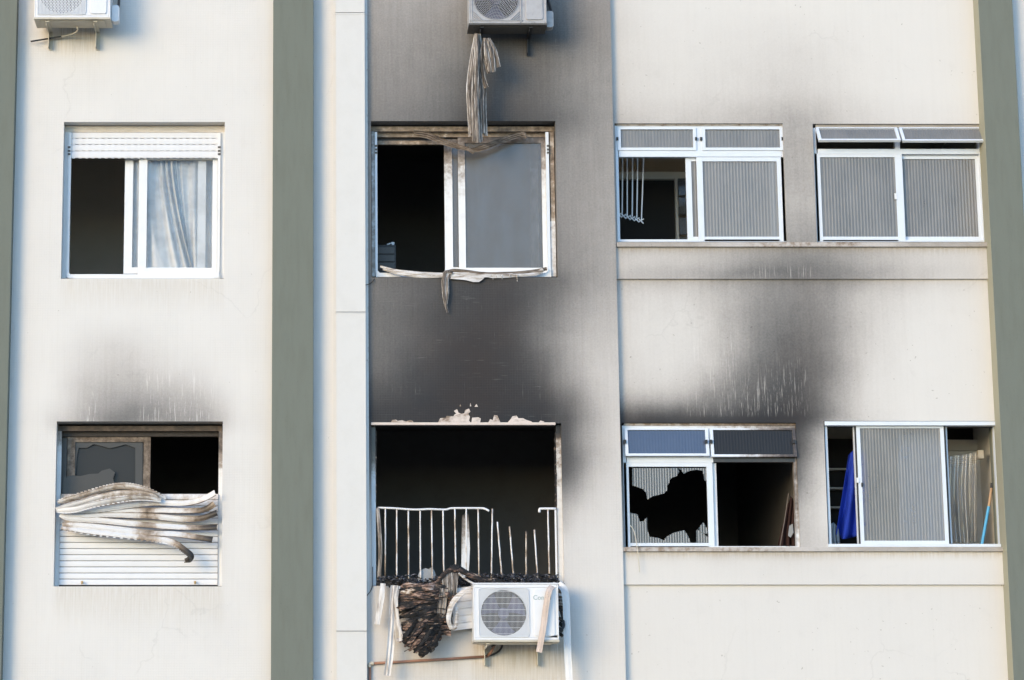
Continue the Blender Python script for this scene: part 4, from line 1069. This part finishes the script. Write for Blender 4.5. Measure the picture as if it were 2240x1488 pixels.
        for k in range(14):
            r0, r1 = fr * (k + 1.3) / 14.6, fr * (k + 2.3) / 14.6; nn = 10 + 3 * k
            for i in range(nn):
                a = 2 * math.pi * (i + (.5 if k % 2 else 0)) / nn
                m.tube([(fx + r0 * math.cos(a), y - .007, fz + r0 * math.sin(a)), (fx + r1 * math.cos(a), y - .007, fz + r1 * math.sin(a))], .0022, 3)
        for sx_ in (-1, 1):
            for sz_ in (-1, 1):
                for k in range(6):
                    q = fr * (.80 + .055 * k)
                    m.tube([(fx + sx_ * fr * 1.03, y - .006, fz + sz_ * (2 * q - fr * .95) * .98), (fx + sx_ * (2 * q - fr * .95) * .98, y - .006, fz + sz_ * fr * 1.03)], .004, 4)
        m.tube([(fx, y - .012, fz), (fx, y - .004, fz)], fr * .12, 16)
    m.build('fan_grille', body, t, soot=s_, kind='stuff')
    # brackets: arm under the unit, leg on the wall
    for q in (.17, .80):
        bx_ = x0 + W * q; m = MB()
        m.box(bx_ - .018, bx_ + .018, y + .02, -.003, z0 - .024, z0 - .0145)
        m.box(bx_ - .018, bx_ - .012, y + .05, -.003, z0 - .050, z0 - .0245)
        m.box(bx_ - .018, bx_ + .018, -.010, -.002, z0 - .20, z0 - .0245)
        m.prism([(bx_ - .018, z0 - .19), (bx_ - .012, z0 - .19), (bx_ - .012, z0 - .05), (bx_ - .018, z0 - .05)], -.08, -.011)
        m.build('bracket', M['black'] if sooty else M['metal_cream'], t)
    if cover:
        m = MB(); m.prism(rounded(x1 + .002, x1 + .075, z0 + .005, z0 + .17, .025), y + .10, y + .20); m.build('valve_cover', body, t, soot=s_, bevel=.004)
    m = MB(); m.tube(cr([(x1 + .02, y + .15, z0 + .10), (x1 + .06, y + .16, z0 + .16), (x1 + .05, -.03, z0 + .34), (x1 + .02, -.01, z0 + .50)], 6), .013, 8); m.build('refrigerant_pipe', M['black'], t, smooth=True)
    return t, (x0, x1, z0, z1, fx, fr, gz0, gz1)
ac1, _ = ac_unit(75, 241, 41, .52, -.36, 'clean white air conditioner with a square grille above the clean left window', M['ac_white'], 'dashes')
ac2, _ = ac_unit(1026, 1196, 54, .53, -.36, 'soot greyed air conditioner with a round spiral grille above the smoke stained window', M['ac_sooty'], 'rings', True)
ac3, g3 = ac_unit(1037, 1223, 1403, .512, -.40, 'white air conditioner with a barred grille hanging below the burnt out window', M['ac_white'], 'bars', cover=False)
# printed name on the service panel of the lower unit
def text(word, size, loc, mat, parent, name):
    cu = bpy.data.curves.new(name, 'FONT'); cu.body = word; cu.size = size; cu.extrude = .0006; cu.offset = .0006
    o = bpy.data.objects.new(name, cu); COL.objects.link(o)
    bpy.context.view_layer.update()
    me = bpy.data.meshes.new_from_object(o.evaluated_get(bpy.context.evaluated_depsgraph_get()))
    bpy.data.objects.remove(o); me.name = name; me.materials.clear(); me.materials.append(mat)
    n = bpy.data.objects.new(name, me); COL.objects.link(n); n.parent = parent; n.matrix_parent_inverse = WINV[parent.name]
    n.location = loc; n.rotation_euler = (math.pi / 2, 0, 0); return n
tx = at(1166, 1312, -.411)
text('Consul', .058, tx, M['logo'], ac3, 'printed_lettering')
# drain hoses
m = MB(); m.tube(cr([at(167, 58, -.20), at(170, 66, -.19), at(160, 74, -.12), at(140, 79, -.06), at(116, 83, -.03)], 6), .007, 8)
m.build('drain_hose', M['metal_cream'], label='thin pale drain hose below the clean white air conditioner', cat='hose')
m = MB(); m.tube(cr([at(136, 80, -.05), at(110, 84, -.045), at(85, 88, -.05), at(67, 91, -.06)], 5), .008, 8)
m.build('drain_tube', M['black'], label='thin black tube sticking out left under the clean white air conditioner', cat='tube')
m = MB(); m.tube(cr([at(1076, 1414, -.2), at(1088, 1408, -.14), at(1098, 1412, -.06), at(1092, 1424, -.03), at(1078, 1432, -.03), at(1068, 1434, -.03)], 6), .010, 8)
m.build('drain_hose', M['black'], label='black hose loop under the lower air conditioner joining the red brown pipe', cat='hose')
pp = thing('drain_pipe', 'thin red brown pipe running along the wall to the lower air conditioner', 'pipe', at(810, 1452, -.02))
m = MB(); m.tube([at(813, 1451.5, -.02), at(940, 1444, -.02), at(1066, 1436, -.02)], .0125, 10); m.build('pipe_run', M['copper'], pp, smooth=True)
m = MB(); m.tube([at(1066, 1436, -.02), at(1074, 1428, -.06), at(1082, 1410, -.14)], .0125, 10); m.build('pipe_bend', M['copper'], pp, smooth=True)
m = MB(); m.tube([at(809, 1456, -.02), at(809, 1700, -.02)], .0125, 10); m.build('pipe_drop', M['copper'], pp, smooth=True)
m = MB(); m.tube(cr([at(809, 1460, -.021), at(809.5, 1452.5, -.021), at(818, 1451.3, -.021)], 4), .0165, 10); m.build('pipe_elbow', M['metal_cream'], pp, smooth=True)

# ---------------------------------------------------------------- burnt window guard
rail = thing('window_guard', 'white burnt window guard with several bars broken across the burnt out window', 'railing', at(1020, 1265, .03))
GY = .03
def sbar(px, py): return .20 + .95 * max(0, mnoise.noise(Vector((px / 7, py / 38, 5)))) + .45 * ss(1190, 1265, py) * (.5 + mnoise.noise(Vector((px / 9, 0, 2))))
bars = [((843, 1113), (843, 1266)), ((868, 1114), (868, 1266)), ((893.5, 1115), (894, 1268)), ((919, 1114), (920, 1270)), ((944, 1115), (946, 1270)), ((969, 1115), (971, 1258)),
        ((995, 1113), (997, 1246)), ((1020, 1112), (1020, 1262)), ((1046, 1113), (1048, 1262)), ((1077, 1113), (1075, 1264)), ((1088, 1142), (1098, 1264)), ((1114.5, 1152), (1124, 1266)),
        ((1151, 1162), (1151, 1266)), ((1169, 1159), (1176, 1266)), ((1198.5, 1115), (1202, 1264))]
for (a, b), (c_, d) in bars:
    P = [at(a + (c_ - a) * k / 10 + .5 * mnoise.noise(Vector((a, k * .7, 0))), b + (d - b) * k / 10, GY) for k in range(11)]
    m = MB(); m.tube(P, .0070, 8); m.build('bar', M['slat'], rail, soot=sbar, smooth=True)
m = MB(); m.tube(pxpath([(827, 1111, GY), (860, 1112, GY - .01), (905, 1115, GY - .012), (940, 1114, GY - .01), (975, 1115, GY), (990, 1112, GY), (1050, 1112, GY), (1060, 1113, GY - .02), (1070, 1118, GY - .03)], 6), .0100, 8); m.build('top_rail', M['slat'], rail, smooth=True)
m = MB(); m.tube(pxpath([(1180, 1121, GY - .01), (1180.5, 1114, GY), (1186, 1113, GY), (1217, 1113, GY)], 4), .0115, 8); m.build('top_rail', M['slat'], rail, smooth=True)
m = MB(); m.sweep(pxpath([(826, 1111, .02), (830, 1160, -.01), (832, 1210, 0), (829, 1270, .03)], 7), slat_prof(8 * PX, .006, .005)); m.build('end_post', M['melt'], rail, smooth=True)
m = MB(); m.px_box(1214.5, 1218, 1112, 1272, GY, .02, 1190); m.build('end_post', M['slat'], rail, soot=.1)

# ---------------------------------------------------------------- burnt debris along the sill
def chunk(m, c, s):
    vs = [(1, 0, 0), (-1, 0, 0), (0, 1, 0), (0, -1, 0), (0, 0, 1), (0, 0, -1)]
    vs = [(c.x + s * v[0] * random.uniform(.4, 1.6), c.y + s * v[1] * random.uniform(.4, 1.3), c.z + s * v[2] * random.uniform(.3, .9)) for v in vs]
    vs = [(v[0] + random.uniform(-.4, .4) * s, v[1], v[2] + random.uniform(-.3, .3) * s) for v in vs]
    m.add(vs, [(0, 2, 4), (2, 1, 4), (1, 3, 4), (3, 0, 4), (2, 0, 5), (1, 2, 5), (3, 1, 5), (0, 3, 5)])
random.seed(21); m = MB()
for k in range(900):
    px = random.uniform(828, 1222); top = 1262 - 8 * mnoise.noise(Vector((px / 40, 0, 0))) - (6 if px > 1040 else 0)
    chunk(m, at(px, random.uniform(top, 1284), random.uniform(-.10, .10)), random.uniform(.006, .022))
for k in range(60):
    a = at(random.uniform(840, 1215), random.uniform(1258, 1280), random.uniform(-.10, .05)); b = a + Vector((random.uniform(-.07, .07), random.uniform(-.02, .02), random.uniform(-.02, .03)))
    m.tube([a, (a + b) / 2 + Vector((0, 0, .008)), b], random.uniform(.003, .006), 4)
m.build('burnt_debris', M['debris'], kind='stuff')
lump = MB(); lump.px_prism([(913, 1262), (917, 1252), (924, 1246), (930, 1243), (938, 1245), (944, 1241), (950, 1248), (953, 1258), (950, 1272), (915, 1272)], .05, .06)
lump.build('foam_lump', M['grey_cloth'], label='pale grey blue lump standing in the debris behind the window guard', cat='lump', smooth=False)

# ---------------------------------------------------------------- melted shutter slats
MG = 'melted shutter strips hanging on the facade'
def strand(t, pts, w, mat, ribs=0, tilt=0., sc_=None, jit=.001, name='slat', soot=None, bulge=.008, n=7):
    P = pxpath(pts, n); m = MB()
    pr_ = fluted_prof(w * PX, ribs, .004, .004) if ribs else slat_prof(w * PX, bulge, .004)
    k = len(P); sc2 = None if sc_ is None else [float(np.interp(i / (k - 1), [q[0] for q in sc_], [q[1] for q in sc_])) for i in range(k)]
    tl = tilt if not isinstance(tilt, list) else [float(np.interp(i / (k - 1), np.linspace(0, 1, len(tilt)), tilt)) for i in range(k)]
    ed = w * PX * .40
    m.sweep(P, pr_, tilt=tl, scale=sc2, jitter=jit, attr=(lambda i, a: -.75 if abs(a) > ed else .35) if (mat == 'melt' and not ribs) else None)
    return m.build(name, M[mat] if isinstance(mat, str) else mat, t, soot=soot)
b1 = thing('melted_shutter_bundle', 'bundle of melted brown shutter slats hanging from the sooty air conditioner', 'melted slats', at(1050, 310, -.25), MG)
for i, (x0, x1, x2, x3, yb, w) in enumerate([(1040, 1032, 1024, 1030, 300, 9), (1041, 1036, 1030, 1034, 292, 9), (1043, 1040, 1036, 1038, 310, 9), (1045, 1044, 1042, 1046, 313, 9.5), (1047, 1048, 1048, 1051, 311, 9), (1049, 1051, 1054, 1056, 292, 9), (1050, 1054, 1060, 1062, 298, 8.5)]):
    yy = -.30 + .025 * abs(i - 3); d = -.012 * (i % 2)
    strand(b1, [(x0, 74, yy), (x1, 125, yy + d), (x2, 190, yy - d), ((x2 + x3) / 2 - 1, 240, yy + d), (x3, yb, yy)], w, 'melt', tilt=[.2 + .2 * (i - 3), -.3, .4 * (1 if i % 2 else -1), .1 * (i - 3), .2], sc_=[(0, .45), (.3, .9), (1, 1)], jit=.0016, bulge=.016)
for i, (pts, w) in enumerate([([(1060, 84, -.28), (1055, 110, -.28), (1053, 145, -.27), (1060, 180, -.26), (1065, 192, -.26)], 10), ([(1062, 84, -.30), (1063, 110, -.31), (1068, 135, -.31), (1072, 156, -.30)], 10), ([(1066, 84, -.30), (1073, 105, -.31), (1078, 130, -.31), (1080, 158, -.30)], 9), ([(1070, 84, -.29), (1080, 105, -.30), (1087, 128, -.30), (1091, 147, -.29)], 9), ([(1058, 90, -.26), (1060, 120, -.26), (1067, 150, -.26), (1070, 160, -.26)], 8)]):
    strand(b1, pts, w, 'melt', tilt=[.3 * (-1) ** i, -.3, .5, .2], sc_=[(0, .5), (.4, 1), (1, .9)], jit=.0018, bulge=.014)
vb = thing('melted_shutter_band', 'sagging V of scorched brown shutter band across the top of the smoke stained window', 'melted band', at(1030, 330, .05), MG)
strand(vb, [(905, 291, .08), (935, 296, .06), (965, 309, .03), (1000, 321, .0), (1030, 327, -.01)], 13, 'melt_brown', ribs=3, tilt=[.9, .5, .2, .1, .6], sc_=[(0, 1.15), (.5, 1.1), (.85, .7), (1, .35)])
strand(vb, [(1028, 329, -.01), (1050, 325, .0), (1090, 311, .03), (1125, 298, .06), (1150, 292, .08)], 13, 'melt_brown', ribs=3, tilt=[.7, .2, -.2, .3, .9], sc_=[(0, .5), (.3, 1), (.8, 1), (1, .6)])
strand(vb, [(1017, 324, -.005), (1028, 329, -.012), (1036, 335, -.01)], 8, 'melt_brown', sc_=[(0, .6), (.6, 1), (1, .7)])
strand(vb, [(1140, 292, .06), (1148, 295, .05), (1151, 303, .05)], 6, 'melt_brown', jit=.003)
sg = thing('melted_shutter_sheet', 'sagging white melted shutter strip over the sill of the smoke stained window', 'melted strip', at(1010, 600, .0), MG)
strand(sg, [(832, 583, .06), (860, 591, .03), (900, 597, .0), (945, 600, -.01), (972, 601, -.01)], 8, 'melt_h', tilt=[.5, .2, -.1, .1], sc_=[(0, .6), (.5, 1), (1, 1)])
strand(sg, [(838, 588, .05), (870, 598, .02), (910, 604, .0), (955, 605, -.01), (978, 601, -.01)], 6, 'melt_h', tilt=[.2, .5, .2, -.3])
strand(sg, [(975, 598, -.02), (990, 592, -.02), (1020, 594, -.02), (1060, 599, -.02), (1120, 598, .0), (1165, 594, .02), (1196, 588, .04)], 7.5, 'melt_brown', tilt=[.4, .2, 0, -.2, .3])
strand(sg, [(985, 602, -.02), (1030, 600, -.02), (1080, 604, -.02), (1130, 602, .0), (1170, 599, .02), (1188, 590, .03)], 9, 'melt_h', tilt=[0, .2, -.2, .3])
m = MB(); m.px_prism([(990, 598), (1005, 602), (1040, 601), (1075, 603), (1072, 606), (1060, 607), (1055, 612), (1048, 617), (1035, 617), (1020, 613), (1000, 611), (985, 610)], -.030, .012); m.build('melted_flap', M['melt_h'], sg)
m = MB()
for px, l_ in ((1078, 612), (1086, 608), (1098, 611), (1131, 616), (1115, 608)): m.tube([at(px, 601, -.025), at(px + .5, l_, -.024)], [.006, .002], 6)
m.build('melted_drip', M['melt_h'], sg)
strand(sg, [(990, 597, -.03), (978, 595, -.035), (972, 604, -.04), (971, 630, -.04), (973, 655, -.04), (979, 684, -.04)], 10, 'melt', tilt=[.5, .3, .1, .3, -.2], sc_=[(0, .9), (.5, 1), (.85, .7), (1, .3)], jit=.0018, bulge=.016)
strand(sg, [(985, 600, -.03), (979, 612, -.035), (979, 640, -.04), (976, 664, -.04)], 6, 'melt', jit=.0015, bulge=.012)

# --- the charred heap hanging out of the burnt-out window
ch = thing('charred_shutter_curtain', 'charred black and brown shutter slats hanging in a heap from the burnt out window', 'burnt shutter', at(920, 1440, -.15), MG)
LO = [(0, 872, 1284), (.2, 865, 1306), (.4, 869, 1340), (.55, 875, 1368), (.7, 880, 1395), (.85, 893, 1417), (1, 918, 1436)]
RO = [(0, 985, 1276), (.2, 986, 1296), (.4, 985, 1320), (.55, 984, 1343), (.7, 974, 1368), (.85, 966, 1395), (1, 948, 1424)]
def oi(o, t, k): return float(np.interp(t, [q[0] for q in o], [q[k] for q in o]))
random.seed(5); NR = 14
for i in range(NR):
    t = i / (NR - 1); a = (oi(LO, t, 1), oi(LO, t, 2)); b = (oi(RO, t, 1), oi(RO, t, 2)); pts = []
    nk = 7; e0, e1 = random.uniform(-.04, .03), random.uniform(-.05, .05)
    for k in range(nk + 1):
        u = e0 + (1 + e1 - e0) * k / nk; sag = 5 * math.sin(math.pi * u) * (1 - t) - 7 * math.sin(math.pi * u) * t
        pts.append((a[0] + (b[0] - a[0]) * u + random.uniform(-1.5, 1.5), a[1] + (b[1] - a[1]) * u + sag + random.uniform(-2.6, 2.6), -.10 - .07 * math.sin(math.pi * min(1, max(0, u))) - .05 * t + random.uniform(-.022, .022)))
    strand(ch, pts, 16.5, 'char_pink' if i in (0, 2, 3, 8, 11) else 'char', tilt=[random.uniform(-.75, .75) for _ in range(6)], jit=.0026, bulge=.016, sc_=[(0, random.uniform(.3, .8)), (.2, random.uniform(.7, 1.2)), (.5, random.uniform(.7, 1.3)), (.8, random.uniform(.7, 1.2)), (1, random.uniform(.3, .8))], n=6)
for i, (p, mt) in enumerate([([(885, 1415, -.2), (905, 1395, -.24), (925, 1368, -.23), (940, 1345, -.2)], 'char_pink'), ([(905, 1428, -.2), (925, 1405, -.24), (945, 1375, -.23), (955, 1355, -.2)], 'char'), ([(925, 1436, -.19), (945, 1415, -.23), (960, 1392, -.22), (965, 1375, -.2)], 'char'), ([(880, 1398, -.2), (895, 1380, -.22), (915, 1350, -.21)], 'char'), ([(895, 1424, -.2), (915, 1402, -.24), (930, 1380, -.24)], 'char_pink'), ([(868, 1330, -.2), (890, 1328, -.22), (915, 1318, -.22), (940, 1314, -.21)], 'char_pink')]):
    strand(ch, p, 9, mt, tilt=[.7, -.6, .7, -.3], jit=.0045, bulge=.008, sc_=[(0, .3), (.3, 1.1), (.7, .9), (1, .3)])
for mt, cnt in (('char', 24), ('char_pink', 12)):
    m = MB()                               # split slivers and threads lying over the heap
    for k in range(cnt):
        t = random.random() ** .8; u = random.uniform(-.06, .95)
        px = oi(LO, t, 1) * (1 - u) + oi(RO, t, 1) * u; py = oi(LO, t, 2) * (1 - u) + oi(RO, t, 2) * u
        c = at(px, py, -.14 - .09 * math.sin(math.pi * min(1, max(0, u))) - .05 * t); an = random.uniform(-.25, .35) + .7 * t * t; l_ = random.uniform(.02, .075)
        d = Vector((math.cos(an), 0, math.sin(an))) * l_
        m.tube(cr([c - d, c + Vector((0, -.008, random.uniform(-.008, .008))), c + d * random.uniform(.6, 1)], 3), [random.uniform(.002, .007) for _ in range(7)], 5)
    m.build('sliver', M[mt], ch, kind='stuff')
# slats curled up over the sill at the head of the heap
strand(ch, [(966, 1302, -.12), (958, 1280, -.14), (965, 1262, -.15), (985, 1247, -.14), (1003, 1249, -.13), (1030, 1260, -.12), (1058, 1272, -.10)], 9, 'char_pink', tilt=[.5, .2, -.2, .3, .1], jit=.002, bulge=.012)
strand(ch, [(985, 1244, -.08), (1000, 1242, -.08), (1025, 1256, -.08), (1060, 1268, -.08), (1100, 1274, -.06)], 12, 'char', tilt=[.2, -.3, .3], jit=.003, bulge=.015)
strand(ch, [(1003, 1254, -.15), (1020, 1268, -.15), (1042, 1280, -.14)], 4, 'melt_h', jit=.001)
for (a, b, c_, d, w) in ((972, 1256, 976, 1298, 11), (983, 1253, 984, 1299, 11), (997, 1254, 992, 1300, 12)):
    strand(ch, [(a, b, -.13), ((a + c_) / 2, (b + d) / 2, -.14), (c_, d, -.13)], w, 'melt', bulge=.006, jit=.001)
strand(ch, [(972, 1288, -.18), (968, 1316, -.19), (965, 1344, -.19)], 18, 'melt', ribs=3, tilt=[.2, .1, .2], jit=.001)
strand(ch, [(981, 1295, -.17), (983, 1320, -.17), (976, 1350, -.17), (975, 1362, -.17)], 7, 'char_pink', jit=.003, bulge=.02)
for k in range(4): strand(ch, [(962, 1373 + 5 * k, -.16), (972, 1371 + 5 * k, -.18), (986, 1374 + 5 * k, -.17)], 6, 'char_pink', jit=.002, bulge=.01)
lp = thing('melted_shutter_loop', 'white curled shutter strip looping from the lower air conditioner to the charred heap', 'melted strip', at(990, 1380, -.2), MG)
strand(lp, [(1036, 1286, -.26), (1018, 1292, -.25), (1003, 1304, -.24), (989, 1322, -.23), (982, 1345, -.22), (982, 1362, -.21), (988, 1376, -.20)], 11, 'melt_h', tilt=[.6, .3, .2, .0, .2], sc_=[(0, .7), (.4, 1.1), (1, .7)])
strand(lp, [(988, 1376, -.20), (996, 1372, -.19), (999, 1355, -.18), (999, 1328, -.17)], 8, 'melt_h', tilt=[.2, .5, .4])
strand(lp, [(975, 1296, -.2), (982, 1304, -.22), (992, 1305, -.22), (1006, 1297, -.22)], 6, 'char_pink', jit=.0025)
bk = thing('shutter_remnant', 'white shutter slats left hanging behind the lower air conditioner', 'shutter', at(1015, 1372, -.06), MG)
for k in range(6):
    y0 = 1290 + 15.5 * k
    strand(bk, [(990, y0 + 5.5, -.07), (1012, y0 + 2.5, -.07), (1060, y0 - 4, -.07)], 14.2, 'slat', bulge=.004, jit=0, soot=lambda px, py: .08 + .22 * (1 - ss(1270, 1330, py)))
for (nm, lab, pts, w, mt, tl, rb) in [
  ('melted_strip', 'short cream strip hanging at the far left below the burnt out window', [(838, 1277, -.09), (836, 1300, -.11), (831, 1330, -.12), (825, 1366, -.12)], 12, 'melt_pale', [.1, .2, .2], 0),
  ('melted_strip', 'long white strip hanging left of the charred heap past the red brown pipe', [(863, 1281, -.12), (860, 1320, -.14), (857, 1380, -.15), (852, 1440, -.15), (847, 1478, -.15)], 15, 'melt_pale', [.3, .1, -.1, .2], 2),
  ('melted_strip', 'twisted pale strip between the long white strip and the charred heap', [(871, 1282, -.14), (866, 1310, -.16), (868, 1345, -.16), (873, 1375, -.16), (878, 1396, -.15), (868, 1400, -.14)], 9, 'melt_pale', [-.3, .3, .5, .2], 0),
  ('melted_strip', 'pinkish strip draped down over the front of the lower air conditioner', [(1218, 1277, -.30), (1208, 1283, -.40), (1200, 1296, -.45), (1194, 1330, -.45), (1188, 1375, -.45), (1179, 1427, -.45)], 12.5, M['plaster'], [.5, .2, .1, .1], 0),
  ('melted_strip', 'long pale strip hanging right of the lower air conditioner', [(1222, 1278, -.18), (1233, 1288, -.2), (1238, 1310, -.2), (1240, 1360, -.2), (1242, 1430, -.2), (1246, 1500, -.2), (1248, 1540, -.2)], 15, 'slat', [.6, .2, .1, .1], 0)]:
    P = pxpath(pts, 8); m = MB(); k = len(P)
    m.sweep(P, fluted_prof(w * PX, 2, .006, .004) if rb else slat_prof(w * PX, .006, .005), tilt=[float(np.interp(i / (k - 1), np.linspace(0, 1, len(tl)), tl)) for i in range(k)], jitter=.0008)
    m.build(nm, mt if not isinstance(mt, str) else M[mt], label=lab, cat='melted strip', group=MG)
st = thing('scorched_shutter_stack', 'stack of scorched slat ends between the lower air conditioner and the hanging strip', 'shutter', at(1230, 1290, -.12), MG)
for k in range(4): strand(st, [(1200 + 5 * k, 1281 + 3 * k, -.16), (1218, 1280 + 4.5 * k, -.16), (1235, 1279 + 6 * k, -.14)], 6, 'melt_brown', jit=.0015)
for k in range(5): strand(st, [(1221, 1306 + 7 * k, -.10), (1229, 1307 + 7 * k, -.10), (1235, 1309 + 7 * k, -.09)], 6, 'melt' if k < 3 else 'char', jit=.002)
for k in range(4): strand(st, [(1222, 1352 + 11 * k, -.08), (1228, 1356 + 11 * k, -.08), (1231, 1360 + 11 * k, -.08)], 7, 'char', jit=.004)
# loose wires
m = MB(); m.tube(pxpath([(822, 604, .04), (816, 615, -.02), (808, 621, -.01), (799, 624, -.03)], 6), .0035, 6); m.build('wire', M['black'], label='thin dark wire curling from the smoke stained window to the sheet metal duct', cat='wire')
m = MB(); m.tube(pxpath([(815, 1240, -.01), (815, 1275, -.012), (812, 1290, -.012), (803, 1303, -.02)], 6), .0035, 6); m.build('wire', M['black'], label='thin dark wire beside the burnt out window curving to the sheet metal duct', cat='wire')
m = MB(); m.tube(pxpath([(1379, 1150, .06), (1386, 1160, .0), (1392, 1185, -.02), (1396, 1215, -.02), (1399, 1252, -.02)], 6), .004, 6); m.build('cord', M['metal_cream'], label='thin cord hanging over the sill below the smashed window', cat='cord')
